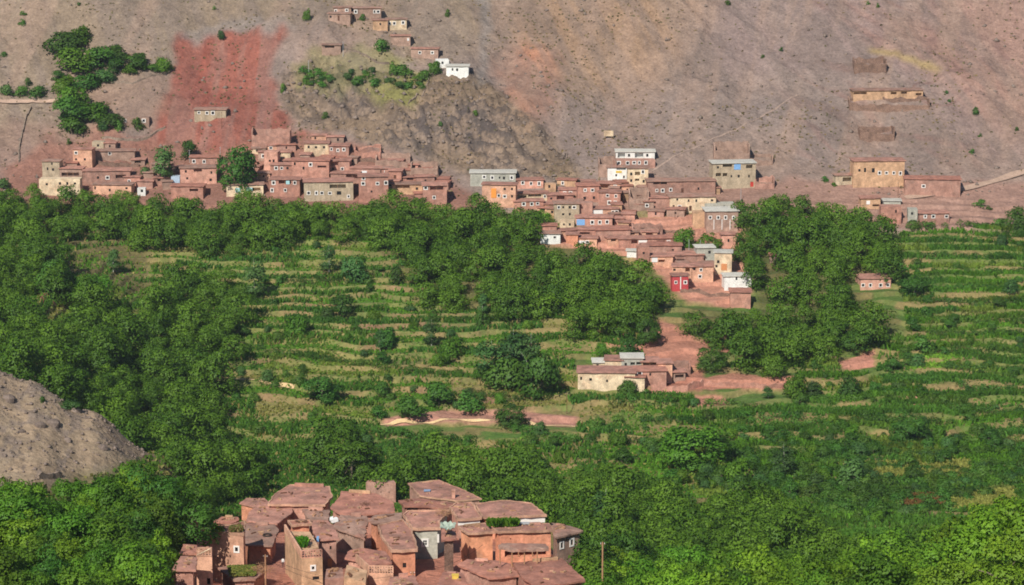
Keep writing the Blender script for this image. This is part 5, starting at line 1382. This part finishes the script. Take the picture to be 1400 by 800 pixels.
# trees that stand by themselves
for a in [
 (225, 190, 252, 'poplar', 'tall narrow dark tree between the left village houses', None, 880, 26), (326, 192, 262, 'fdark', 'big round tree standing among the left village houses', None, 880, 62), (258, 190, 216, 'fruit', 'small tree behind the house with two white windows', None, 900, 22), (199, 224, 242, 'bush', 'round dark bush beside the red brown roofed shed', None, 900, 17),
 (420, 8, 28, 'fruit', 'single bright tree left of the top hamlet', None, 950, 12), (496, 18, 27, 'bush', 'small tree in front of the top hamlet', None, 950, 9), (521, 52, 70, 'bush', 'round dark bush below the top hamlet', None, 950, 21), (540, 81, 104, 'fruit', 'dark tree at the right end of the garden plot', None, 950, 16), (552, 88, 104, 'bush', 'low dark shrub mass beside the garden plot tree', None, 950, 26), (593, 79, 102, 'fruit', 'dark tree left of the bright white house', None, 950, 18), (581, 95, 108, 'bush', 'low bush left of the bright white house', None, 950, 20),
 (387, 113, 127, 'bush', 'small dark shrub at the foot of the knoll edge', None, 950, 7), (302, 38, 53, 'bush', 'dark shrub at the top edge of the red earth patch', None, 950, 11), (612, 12, 22, 'bush', 'small shrub high on the slope right of the hamlet', None, 950, 7),
 (935, 305, 340, 'far', 'left of two trees in front of the brick house', None, 800, 32), (970, 312, 345, 'far', 'right of two trees in front of the brick house', None, 800, 40), (1388, 276, 320, 'far', 'big tree at the right edge below the track', None, 880, 48),
 (660, 272, 300, 'far', 'small tree in front of the peach house with the orange curtain', None, 850, 34), (740, 284, 312, 'far', 'tree in front of the grey tan tall house', None, 850, 40),
 (885, 428, 470, 'fdark', 'round dark tree above the red earth clearing', None, 720, 40), (857, 450, 488, 'fruit', 'tree at the left edge of the red earth clearing', None, 720, 26), (972, 470, 502, 'fdark', 'dark round tree right of the red earth clearing', None, 720, 50),
 (945, 572, 640, 'near', 'large walnut tree standing alone below the farm', None, 640, 108), (455, 556, 650, 'near', 'large walnut tree at the lower left edge of the terraces', None, 600, 105), (480, 585, 662, 'near', 'second large walnut tree beside the one at the terrace edge', None, 600, 90),
 (348, 346, 412, 'poplar', 'slim poplar with a white trunk left of the terraces', None, 720, 30), (702, 440, 520, 'poplar', 'tall poplar in the clump in the middle of the terraces', None, 700, 44), (726, 446, 525, 'poplar', 'right poplar of the clump in the middle of the terraces', None, 700, 46), (672, 458, 518, 'poplar', 'left poplar of the clump in the middle of the terraces', None, 700, 44), (690, 475, 530, 'fruit', 'low dark tree under the clump of poplars', None, 700, 60),
 (740, 480, 545, 'fruit', 'dark tree at the right foot of the clump of poplars', None, 700, 50), (450, 328, 375, 'poplar', 'dark poplar on the upper terraces', None, 740, 26), (485, 345, 385, 'fruit', 'dark round tree on the upper terraces', None, 740, 40), (543, 362, 388, 'bush', 'round bush on the upper terraces beside the belt', None, 740, 22), (660, 395, 432, 'poplar', 'small poplar below the belt', None, 740, 14), (620, 455, 488, 'fruit', 'dark bushy tree in the centre of the terraces', None, 720, 34), (470, 400, 432, 'fruit', 'dark bushy tree above the dark left trees of the terraces', None, 720, 34), (600, 520, 556, 'fruit', 'broad dark tree above the sandy path', None, 680, 40), (560, 540, 572, 'fruit', 'dark shrubby tree left above the sandy path', None, 680, 40), (640, 530, 562, 'fruit', 'dark shrubby tree right above the sandy path', None, 680, 40), (660, 418, 446, 'fruit', 'dark conical tree below the belt', None, 740, 18),
 (527, 440, 476, 'fruit', 'dark tree left of the middle terraces', None, 720, 28), (590, 430, 476, 'poplar', 'thin poplar in the middle terraces', None, 720, 22), (520, 445, 480, 'poplar', 'thin dark poplar left of the middle terraces', None, 720, 18), (405, 425, 458, 'fruit', 'dark tree on the left terraces', None, 720, 32), (700, 548, 580, 'fdark', 'round dark tree on the sandy path', None, 660, 50), (858, 512, 540, 'fruit', 'bluish tree in front of the farm', None, 700, 26), (440, 505, 548, 'fdark', 'dark trees beside the bright sandy path', None, 680, 60), (155, 335, 372, 'poplar', 'dark poplar in the clearing left of the terraces', None, 740, 16),
 (127, 368, 418, 'far', 'dense round tree below the left clearing', None, 700, 62), (75, 342, 405, 'far', 'round tree above the pink bank at left', None, 700, 62), (828, 655, 740, 'poplar', 'tall poplar with a pale trunk behind the near village', None, 540, 42), (115, 650, 700, 'fruit', 'grey green tree with pale branches beside the grey spur', None, 340, 52), (190, 755, 830, 'bright', 'pale blossoming walnut tree left of the near village', None, 330, 90),
 (1250, 370, 405, 'fdark', 'very dark round tree right of the little pink house', None, 720, 46), (1262, 458, 480, 'bush', 'round dark bush on the right terraces', None, 700, 30), (1170, 445, 480, 'far', 'dark round tree at the right of the big wood', None, 700, 50), (1088, 505, 545, 'fruit', 'dark tree at the end of the pink bank', None, 700, 32), (1110, 515, 545, 'poplar', 'young poplar on the pink bank', None, 700, 20), (1160, 508, 540, 'fruit', 'bluish tree below the pink landslip', None, 700, 34), (1240, 555, 605, 'near', 'big dark tree in the middle of the right terraces', None, 650, 62), (1165, 620, 665, 'fruit', 'dark tree on the lower right terraces', None, 640, 44), (1070, 600, 650, 'poplar', 'dark poplar on the lower right terraces', None, 640, 36), (1010, 620, 660, 'fruit', 'bluish tree right of the large walnut', None, 640, 40), (1050, 525, 545, 'poplar', 'small poplar on the green strip right of the farm', None, 700, 14)]: one(*a)
for a in [(1396, 650, 800, 'large bright walnut tree at the right edge of the bottom right corner', 150), (1345, 688, 812, 'bright walnut tree second from the right edge at the bottom', 130), (1285, 698, 815, 'bright walnut tree with pale twigs at the bottom right', 125), (1225, 712, 822, 'bright walnut tree left of the one with pale twigs', 115), (1372, 715, 840, 'bright walnut tree low in the bottom right corner', 140), (1310, 738, 850, 'bright walnut tree at the bottom edge near the right corner', 130), (1170, 742, 838, 'bright walnut tree at the bottom edge right of centre', 110)]:
    one(a[0], a[1], a[2], 'bright', a[3], None, 300, a[4])
HG = 'bushy trees of the gully on the upper left slope'
for u, vt, vb, w_ in [(88, 35, 72, 50), (112, 32, 62, 32), (108, 58, 97, 56), (138, 62, 92, 44), (160, 60, 84, 30), (92, 100, 128, 36), (100, 112, 150, 42), (95, 130, 165, 44), (125, 135, 165, 44), (150, 150, 172, 34), (100, 155, 184, 36), (185, 68, 92, 34), (145, 92, 112, 30), (158, 78, 100, 26), (180, 85, 100, 22), (210, 85, 98, 20), (226, 75, 98, 22), (80, 95, 110, 18), (192, 82, 96, 22), (118, 95, 122, 34)]:
    one(u, vt, vb, 'fruit', 'bushy green tree in the gully on the upper left slope', 'gully_tree', 950, w_, HG)
BG = 'bushes on the bare slopes'
for u, vt, vb, w_ in [(10, 111, 131, 18), (30, 116, 131, 22), (52, 116, 133, 24), (38, 105, 117, 10), (29, 25, 34, 14), (32, 14, 20, 10), (6, 70, 77, 10), (140, 164, 178, 17), (161, 163, 178, 18), (188, 160, 176, 18), (94, 188, 197, 8), (1334, 146, 157, 10), (1329, 203, 210, 8), (1340, 181, 187, 6), (1390, 173, 179, 6), (995, 0, 6, 8), (1187, 0, 6, 6), (1200, 3, 10, 6), (293, 7, 13, 7), (108, 2, 7, 6), (1068, 64, 70, 6), (1043, 74, 79, 5), (1294, 122, 128, 5), (1298, 134, 140, 5), (650, 150, 157, 7), (445, 152, 162, 9), (602, 164, 172, 7), (1128, 240, 248, 10), (1340, 272, 282, 18), (1352, 280, 286, 9), (5, 240, 258, 22), (58, 540, 550, 8), (1140, 249, 254, 8), (1250, 300, 312, 18), (1270, 303, 312, 16), (1366, 298, 312, 20)]:
    one(u, vt, vb, 'bush', 'small dark bush growing alone on bare ground', 'bush', 380 if v_lt(vb) else 880, w_, BG) if False else one(u, vt, vb, 'bush', 'small dark bush growing alone on bare ground', 'bush', 385 if vb > 500 else 880, w_, BG)
one(97, 543, 560, 'bush', 'bush beside the boulders on the grey spur', 'bush', 385, 30)
# garden plot on the knoll
for k in range(34):
    t = rt.random(); u = 412 + 170 * t; v = 98 + rt.uniform(0, 20) + (6 if t > .6 else 0)
    one(u, v - rt.uniform(6, 11), v, 'bush', 'garden shrub on the green plot of the knoll', 'garden_shrub', 950, rt.uniform(8, 18), 'shrubs of the garden plot')
# bushes and orchard trees scattered over the terraces
FIELD = [(335, 345), (360, 328), (500, 325), (556, 350), (562, 400), (600, 415), (640, 408), (700, 418), (760, 432), (800, 460), (850, 470), (850, 540), (960, 545), (1010, 505), (1100, 500), (1190, 470), (1240, 470), (1245, 440), (1225, 410), (1228, 330), (1300, 310), (1480, 315), (1480, 660), (1395, 665), (1300, 700), (1180, 720), (1090, 685), (1050, 665), (1000, 685), (905, 660), (850, 645), (760, 645), (640, 612), (520, 640), (400, 600), (345, 590), (310, 545), (325, 500), (320, 440), (345, 400)]
BARE = [[(520, 565), (790, 555), (790, 592), (520, 592)], [(880, 440), (1000, 440), (1000, 510), (880, 510)], [(950, 508), (1090, 508), (1090, 556), (950, 556)], [(785, 490), (970, 490), (970, 540), (785, 540)], [(600, 575), (720, 578), (710, 605), (600, 602)], [(1140, 480), (1200, 475), (1200, 510), (1150, 512)]]
nb = nf = 0
for _ in range(14000):
    y = rt.uniform(595, 935) if rt.random() < .6 else rt.uniform(595, 745); x = rt.uniform(-.12, .22) * y
    z = hz(x, y); u, v = proj(x, y, z)
    if not inpoly(u, v, FIELD) or any(inpoly(u, v, b) for b in BARE) or blocked(x, y, 1): continue
    dens = (.62 + .3 * smooth01((float(u) - 850) / 350)) * (1.5 if y < 745 and u > 900 else 1) * .55
    f_ = float(sample(fr, x, y)[0])
    if rt.random() > dens * (1.0 if .6 < f_ < 1 or y < 700 else .35): continue
    if nb < 290 and rt.random() < .54:
        add_tree(x, y, 'bush', rt.uniform(.6, 1.35), 'low bush on the edge of a green terrace', 'bushes along the terrace edges', 'terrace_bush', rt); nb += 1
    elif nf < 272:
        add_tree(x, y, 'fruit', rt.uniform(.55, 1.15), 'small bluish orchard tree on the green terraces', 'orchard trees of the terraces', 'orchard_tree', rt); nf += 1
print('bushes', nb, 'orchard', nf)
# the 300 walnut trees that show largest are individuals, the rest of the wood is one mass
wal = sorted([i for i, t in enumerate(TREES) if t[9] == 'walnut_tree'], key=lambda i: (TREES[i][8] is not None, TREES[i][1]))
keep = set(wal[:300]); mass = [TREES[i] for i in wal[300:]]
print('walnut', len(wal), 'trees', len(TREES))
for i, (x, y, z, kind, k, s, rz, lab, grp, name) in enumerate(TREES):
    if name == 'walnut_tree' and i not in keep: continue
    cm, tm, R0, H0, _ = PROTO[kind][k]
    sx, sz = s if isinstance(s, tuple) else (s, s * float(rt.uniform(.92, 1.1)))
    r = empty(name, (x, y, z - .1), rz); r.scale = (sx, sx, sz); tag(r, lab, name.replace('_', ' '), grp)
    for nm, me in (('stem' if kind == 'bush' else 'trunk', tm), ('crown', cm)):
        c = bpy.data.objects.new(nm, me); c.parent = r; COL.objects.link(c)
def scatter(name, temps, inst, mat, label, cat, tints=None):
    """temps [(V,Q,T)], inst rows (x,y,z,k,sx,sz,rz) -> one mesh"""
    Vs, Qs, Ts, Ns, n = [], [], [], [], 0
    for x, y, z, k, sx, sz, rz in inst:
        V, Q, T, Nn = temps[k]; c, s = math.cos(rz), math.sin(rz)
        Ns.append(np.stack([Nn[:, 0] * c - Nn[:, 1] * s, Nn[:, 0] * s + Nn[:, 1] * c, Nn[:, 2]], 1))
        W_ = np.empty_like(V); W_[:, 0] = (V[:, 0] * c - V[:, 1] * s) * sx + x; W_[:, 1] = (V[:, 0] * s + V[:, 1] * c) * sx + y; W_[:, 2] = V[:, 2] * sz + z
        Vs.append(W_); Qs.append(Q + n); Ts.append(np.clip(T + rt.uniform(-.35, .35), 0, 1)); n += len(V)
    me = np_mesh(name, np.concatenate(Vs), np.concatenate(Qs), mat, tint=np.concatenate(Ts))
    set_normals(me, np.concatenate(Ns))
    return tag(link(bpy.data.objects.new(name, me)), label, cat, None, 'stuff')
if mass:
    temps = []
    for (V, Q, T, NV_) in [p[4] for p in PROTO['far'][:7]]:
        sel = np.random.default_rng(3).random(len(Q)) < .72
        Q2 = Q[sel]; V2 = V[Q2.ravel()]; temps.append((V2, np.arange(len(V2)).reshape(-1, 4), T[sel], NV_[Q2.ravel()]))
    scatter('walnut_woodland', temps, [(t[0], t[1], t[2] - .1, t[4] % len(temps), t[5] if not isinstance(t[5], tuple) else t[5][0], t[5] if not isinstance(t[5], tuple) else t[5][1], t[6]) for t in mass], LF['walnut'], 'mass of walnut crowns forming the far wood below the villages', 'woodland')

# hedge rows along terrace edges
HEDGE = [[(315, 478), (400, 486), (480, 498)], [(480, 500), (560, 508), (640, 516)], [(512, 594), (580, 598), (650, 600)], [(700, 590), (750, 598), (800, 606)], [(850, 548), (905, 551), (960, 553)], [(965, 552), (1010, 556), (1055, 560)], [(1110, 549), (1170, 548), (1230, 549)], [(1000, 590), (1060, 596), (1110, 600)], [(1120, 612), (1175, 611), (1230, 612)], [(1050, 645), (1120, 650), (1190, 652)], [(1210, 644), (1265, 645), (1322, 645)], [(1330, 640), (1400, 642), (1470, 642)], [(1240, 331), (1320, 328), (1420, 328)], [(1262, 352), (1330, 354), (1420, 354)], [(1318, 374), (1370, 374), (1420, 374)], [(1250, 412), (1330, 416), (1420, 416)], [(1258, 438), (1330, 440), (1420, 440)], [(1270, 458), (1340, 460), (1420, 460)], [(378, 384), (440, 388), (500, 388)], [(640, 540), (700, 545), (762, 548)], [(835, 603), (865, 606), (892, 608)], [(1005, 664), (1050, 668), (1100, 670)], [(1180, 576), (1240, 580), (1300, 582)], [(1285, 503), (1345, 506), (1420, 508)], [(1310, 530), (1360, 535), (1420, 537)], [(560, 441), (630, 440), (700, 440)], [(390, 436), (445, 440), (500, 442)], [(1270, 602), (1330, 606), (1420, 606)], [(1300, 562), (1350, 564), (1420, 566)], [(540, 625), (600, 618), (660, 622)], [(1225, 690), (1290, 684), (1350, 676)], [(1100, 690), (1160, 688), (1215, 688)], [(1000, 622), (1060, 624), (1120, 622)], [(1240, 624), (1310, 622), (1420, 620)], [(980, 645), (1010, 646), (1045, 645)], [(1130, 632), (1170, 633), (1205, 632)], [(1200, 666), (1260, 664), (1330, 662)], [(1110, 676), (1160, 676), (1205, 674)], [(1330, 662), (1370, 660), (1420, 658)], [(1060, 580), (1110, 582), (1160, 582)], [(880, 575), (925, 578), (965, 578)], [(1010, 572), (1060, 574), (1100, 573)], [(1200, 540), (1250, 540), (1300, 542)], [(1250, 480), (1320, 482), (1420, 484)], [(1250, 395), (1320, 396), (1420, 396)], [(1240, 312), (1310, 311), (1370, 313)]]
for k, hp in enumerate(HEDGE):
    rng = np.random.default_rng(900 + k); P3 = []
    for a, b in zip(hp[:-1], hp[1:]):
        p, q2 = ground(*a, 600), ground(*b, 600); n = max(2, int((q2 - p).length / 1.3)); P3 += [p.lerp(q2, i / n) for i in range(n)]
    o0 = P3[len(P3) // 2]; L = []
    for p in P3:
        if rng.random() < .12: continue
        x, y = p.x + rng.normal(0, .3), p.y + rng.normal(0, .5); r_ = rng.uniform(.9, 1.6) * (1.15 if hp[0][1] > 560 else 1)
        L.append((x - o0.x, y - o0.y, hz(x, y) - o0.z + r_ * .55, r_, r_ * 1.0))
    V, Q, T, NV_ = leaf_cloud(rng, L, .6, .36)
    me = np_mesh('hedge', V, Q, LF[('shrub', 'shrub', 'dark', 'shrub')[k % 4]], tint=T); set_normals(me, NV_)
    ho = link(bpy.data.objects.new('hedge', me)); ho.location = o0
    tag(ho, 'dense leafy hedge row growing along a terrace edge', 'hedge', 'hedge rows on the terraces')

# crops and grass on the terraces
def blades(n, pts, h, wd, cols, rng):
    """n tufts at pts (m,3): each two crossed leaning blades"""
    m = len(pts); out, cc = [], []
    for k in range(n):
        a = rng.random(m) * math.pi; d = np.stack([np.cos(a), np.sin(a), 0 * a], 1)
        hh = h * (.6 + .8 * rng.random(m))[:, None]; ww = wd * (.6 + .8 * rng.random(m))[:, None]
        off = rng.normal(size=(m, 3)) * np.array([.3, .3, 0]) * ww; lean = rng.normal(size=(m, 3)) * np.array([.3, .3, .05]) * hh
        b = pts + off
        P4 = np.stack([b - d * ww / 2, b + d * ww / 2, b + d * ww * .42 + lean + hh * np.array([0, 0, 1]), b - d * ww * .42 + lean * .8 + hh * .9 * np.array([0, 0, 1])], 1)
        out.append(P4.reshape(-1, 3)); cc.append(np.repeat(cols * (.75 + .5 * rng.random((m, 1))), 4, 0))
    V = np.concatenate(out); return V, np.arange(len(V)).reshape(-1, 4), np.concatenate(cc)
rg = np.random.default_rng(21)
NPT = 560000
y = rg.uniform(520, 945, NPT); x = rg.uniform(-.215, .215, NPT) * y
z = sample(Z, x, y); u, v = proj(x, y, z)
ok = inpoly(u, v, [(-60, 320), (560, 315), (600, 400), (800, 440), (1000, 480), (1240, 460), (1230, 315), (1480, 305), (1480, 780), (1150, 780), (900, 720), (-60, 720)])
for b in BARE: ok &= ~inpoly(u, v, b)
for c, r in HOUSES: ok &= (x - c.x) ** 2 + (y - c.y) ** 2 > (r * .8) ** 2
x, y, z, u, v = x[ok], y[ok], z[ok], u[ok], v[ok]
ii, jj, fa, fy = grid_idx(x / y, y); ii = ii + (fa > .5); jj = jj + (fy > .5)
crop, frac = CROP[ii, jj], fr[ii, jj]
right = smooth01((u - 820) / 300)
gr = (crop < .68) | (crop > .8)
patch = smooth01(.5 + 1.3 * fbm(x / 13, y / 9, 3, 401))
pr = np.where(frac > .72, .12 + .75 * patch, np.where(gr, .6 + .4 * right, .15 + .35 * patch + .4 * right))
tallp = fbm(x / 16, y / 8, 2, 411)
bh = bandh(x, y); pr = np.where((bh < .26) & (u > 520), pr * .22, pr)
LC = inpoly(u, v, [(86, 320), (208, 320), (208, 408), (86, 372)]); pr = np.where(LC, pr * .3, pr); pr = np.where(inpoly(u, v, [(360, 325), (560, 325), (560, 400), (480, 420), (350, 400)]), pr * .62, pr)
rust = inpoly(u, v, [(1226, 681), (1290, 678), (1293, 695), (1228, 697)]); straw = inpoly(u, v, [(1180, 636), (1325, 632), (1325, 652), (1185, 655)]) | inpoly(u, v, [(1300, 682), (1385, 672), (1390, 694), (1305, 700)]); lime = inpoly(u, v, [(1238, 486), (1300, 482), (1310, 502), (1240, 506)]) | inpoly(u, v, [(690, 582), (715, 582), (712, 602), (600, 602), (598, 584)])
pr = np.where(rust | straw | lime, .95, pr)
ok = rg.random(len(x)) < pr
bh = bh[ok]; rust, straw, lime = rust[ok], straw[ok], lime[ok]
x, y, z, crop, frac, right, tallp = x[ok], y[ok], z[ok], crop[ok], frac[ok], right[ok], tallp[ok]
pts = np.stack([x, y, z - .05], 1)
def L3(*c): return np.array(srgb(*c))
cols = np.empty((len(x), 3)); cols[:] = L3(94, 138, 44)
cols[crop > .34] = L3(84, 124, 46); cols[(crop > .56) & (crop < .68)] = L3(120, 142, 58); cols[(crop > .68) & (crop < .8)] = L3(140, 140, 76); cols[crop > .9] = L3(82, 124, 50)
cols[frac > .70] = cols[frac > .70] * .45 + L3(100, 128, 54) * .55
cols[(rg.random(len(x)) < .08) & (right < .5)] = L3(160, 148, 88)
q2 = (right > .4) & (cols[:, 0] > cols[:, 1] * .95); cols[q2] = L3(100, 136, 50)
tall = ((crop > .34) & (crop < .56) | (crop > .86)) & (frac < .72)
tall |= (tallp > .28) & (frac > .5)
tall |= (bh > .26) & (bh < .48) & (right > .15)
cols *= np.where(right > .15, .62 + .45 * ((bh * 7.7) % 1), .88)[:, None]
tall |= (right > .5) & (rg.random(len(x)) < .3) & (frac < .7)
cols[rust] = L3(116, 88, 52); cols[straw] = L3(142, 144, 72); cols[lime] = L3(120, 160, 56); tall |= straw | rust; tall &= ~lime
V, Q, cc = blades(1, pts[~tall], .55, .75, cols[~tall], rg)
me = np_mesh('terrace_grass', V, Q, VEG, colors=cc); tag(link(bpy.data.objects.new('terrace_grass', me)), 'low grass and fodder crops covering the terraces', 'grass', None, 'stuff')
V, Q, cc = blades(2, pts[tall], 1.3, .5, cols[tall] * 1.0, rg)
me = np_mesh('tall_crops', V, Q, VEG, colors=cc); tag(link(bpy.data.objects.new('tall_crops', me)), 'tall maize-like crop standing in strips on the terraces', 'crops', None, 'stuff')
# dry scrub and stones on the mountain, knoll and spur
def scat_pts(n, y0, y1, a0, a1, f):
    y = rg.uniform(y0, y1, n); x = rg.uniform(a0, a1, n) * y; k = f(x, y); return x[k], y[k], sample(Z, x[k], y[k])
KNg = lambda x, y: rg.random(len(x)) < .22 * smooth01(3 * fbm(x / 25, y / 25, 3, 311)) + .03 + .95 * sample(kn, x, y)
def rocks(name, x, y, z, smin, smax, mat, label, power=3):
    n = len(x); base = np.array([(1, 0, 0), (0, 1, 0), (-1, 0, 0), (0, -1, 0), (0, 0, .8), (0, 0, -.8)], dtype=float)
    tri = np.array([(0, 1, 4), (1, 2, 4), (2, 3, 4), (3, 0, 4), (1, 0, 5), (2, 1, 5), (3, 2, 5), (0, 3, 5)])
    s = smin + (smax - smin) * rg.random(n) ** power
    V = base[None] * s[:, None, None] * (.6 + .8 * rg.random((n, 6, 1))) + rg.normal(size=(n, 6, 3)) * .12 * s[:, None, None]
    a = rg.random(n) * 6.28; c, q_ = np.cos(a)[:, None], np.sin(a)[:, None]
    V = np.stack([V[..., 0] * c - V[..., 1] * q_, V[..., 0] * q_ + V[..., 1] * c, V[..., 2]], -1) + np.stack([x, y, z + s * .15], -1)[:, None]
    Fq = (tri[None] + 6 * np.arange(n)[:, None, None]).reshape(-1, 3)
    me = np_mesh(name, V.reshape(-1, 3), Fq, mat); return tag(link(bpy.data.objects.new(name, me)), label, 'stones', None, 'stuff')
x, y, z = scat_pts(15000, 945, 1112, -.22, .22, KNg); rocks('mountain_stones', x, y, z, 0.12, 1.3, P['rock'], 'grey stones strewn over the mountainside and knoll')
x, y, z = scat_pts(2600, 385, 450, -.22, -.13, lambda x, y: sample(sp, x, y) > .4); rocks('spur_stones', x, y, z, 0.05, .5, P['rock'], 'grey stones strewn over the near spur')
SG = 'boulders on the grey spur'
for k, (u_, v_, r_) in enumerate([(12, 546, 1.2), (55, 582, 1.0), (72, 580, 1.3), (103, 562, 1.1), (116, 552, .8), (140, 612, .9), (30, 590, .6), (92, 602, .7)]):
    g = ground(u_, v_, 385); mb = MB(); rn = np.random.default_rng(k)
    nn = 10
    ring = lambda zz, rr: [g + Vector((rr * r_ * math.cos(t) * rn.uniform(.8, 1.2), rr * r_ * math.sin(t) * rn.uniform(.7, 1.1), zz * r_)) for t in np.linspace(0, 2 * math.pi, nn, endpoint=False)]
    A_, B_, C_ = ring(-.4, 1.1), ring(.3, 1.0), ring(.65, .55)
    for i in range(nn):
        j = (i + 1) % nn
        mb.face([A_[i], A_[j], B_[j], B_[i]]); mb.face([B_[i], B_[j], C_[j], C_[i]]); mb.face([C_[i], C_[j], g + UP * r_ * .75])
    tag(mb.build('boulder', P['rock'], None, g), 'dark grey boulder on the near spur', 'boulder', SG)
x, y, z = scat_pts(7000, 948, 1112, -.22, .22, lambda x, y: rg.random(len(x)) < .1 + .9 * smooth01(3 * fbm(x / 30, y / 40, 3, 301)))
cols = np.where(rg.random((len(x), 1)) < .5, L3(112, 106, 74), L3(140, 122, 90))
V, Q, cc = blades(3, np.stack([x, y, z - .05], 1), .5, .7, cols, rg)
me = np_mesh('dry_scrub', V, Q, VEG, colors=cc); tag(link(bpy.data.objects.new('dry_scrub', me)), 'dry grass tufts and scrub dotted over the mountainside', 'scrub', None, 'stuff')
# undergrowth on the near slopes and hanging greenery on roofs
x, y, z = scat_pts(60000, 300, 560, -.23, .23, lambda x, y: (sample(sp, x, y) < .2) & ~((proj(x, y, sample(Z, x, y))[0] > 255) & (proj(x, y, sample(Z, x, y))[0] < 800) & (y > 330) & (y < 450)))
cols = np.where(rg.random((len(x), 1)) < .7, L3(84, 112, 46), L3(134, 130, 78))
V, Q, cc = blades(2, np.stack([x, y, z - .05], 1), .55, .5, cols, rg)
me = np_mesh('undergrowth', V, Q, VEG, colors=cc); tag(link(bpy.data.objects.new('undergrowth', me)), 'rough grass and weeds under the nearer trees', 'undergrowth', None, 'stuff')
def roof_plants(name, pts, n, h, wd, cols, label, cat):
    X = np.array([pts[0].lerp(pts[1], s).lerp(pts[3].lerp(pts[2], s), t) for s, t in rg.random((n, 2))])
    V, Q, cc = blades(3, X, h, wd, np.array([cols[i] for i in rg.integers(len(cols), size=n)]), rg)
    me = np_mesh(name, V, Q, VEG, colors=cc); return tag(link(bpy.data.objects.new(name, me)), label, cat)
z9 = ZR[9][1] + .3; q_ = lambda u_, v_, zz: at_z(u_, v_, zz)
tag(roof_plants('roof_grass', [q_(316, 788, z9), q_(348, 787, z9), q_(350, 775, z9), q_(312, 775, z9)], 1500, .3, .3, [L3(140, 138, 70), L3(112, 128, 60)], 'dry green grass growing on the low roof', 'grass'), kind='stuff')
z9 = ZR[27][1] + .25
roof_plants('rooftop_hedge', [q_(668, 719.5, z9), q_(706, 719, z9), q_(706, 717.6, z9), q_(668, 718, z9)], 900, .9, .4, [L3(96, 132, 40), L3(70, 110, 36)], 'trimmed green hedge growing along the roof of the long orange house', 'hedge')
z9 = ZR[4][1] + .3
roof_plants('roof_plant', [q_(290, 727, z9), q_(302, 727, z9), q_(302, 724, z9), q_(293, 724, z9)], 120, .6, .35, [L3(140, 150, 60), L3(100, 130, 50)], 'yellow green plants on the edge of the tall peach house roof', 'plant')
roof_plants('roof_plant', [q_(314, 727, z9), q_(330, 727, z9), q_(330, 723, z9), q_(316, 723, z9)], 160, .6, .35, [L3(110, 120, 60), L3(150, 130, 90)], 'dull plants and pots on the roof right of the yellow green plants', 'plant')
z9 = ZR[10][1] + .1
roof_plants('terrace_plant', [q_(411, 748, z9), q_(418, 748, z9), q_(418, 744, z9), q_(411, 744, z9)], 160, 1.0, .4, [L3(96, 150, 40), L3(70, 120, 36)], 'bright green plant in the walled roof terrace', 'plant')
# ------------------------------------------------------------------ thin summer haze over the whole valley
zlo, zhi = float(Z.min()) - 1.2, max(6.0, float(Z.max()) + 5)
mb = MB(); mb.box((0, 830, (zlo + zhi) / 2), (1330, 0, 0), (0, 900, 0), (0, 0, (zhi - zlo) / 2))
hm = bpy.data.materials.new('thin_haze'); hm.use_nodes = True
t = hm.node_tree; t.nodes.clear(); out = N(t, 'OutputMaterial'); pv = N(t, 'VolumePrincipled')
pv.inputs['Color'].default_value = (.80, .88, 1, 1); pv.inputs['Density'].default_value = .00005; pv.inputs['Anisotropy'].default_value = .2
t.links.new(pv.outputs[0], out.inputs['Volume'])
tag(mb.build('haze', hm), 'thin pale haze in the air of the valley', 'haze', None, 'stuff')
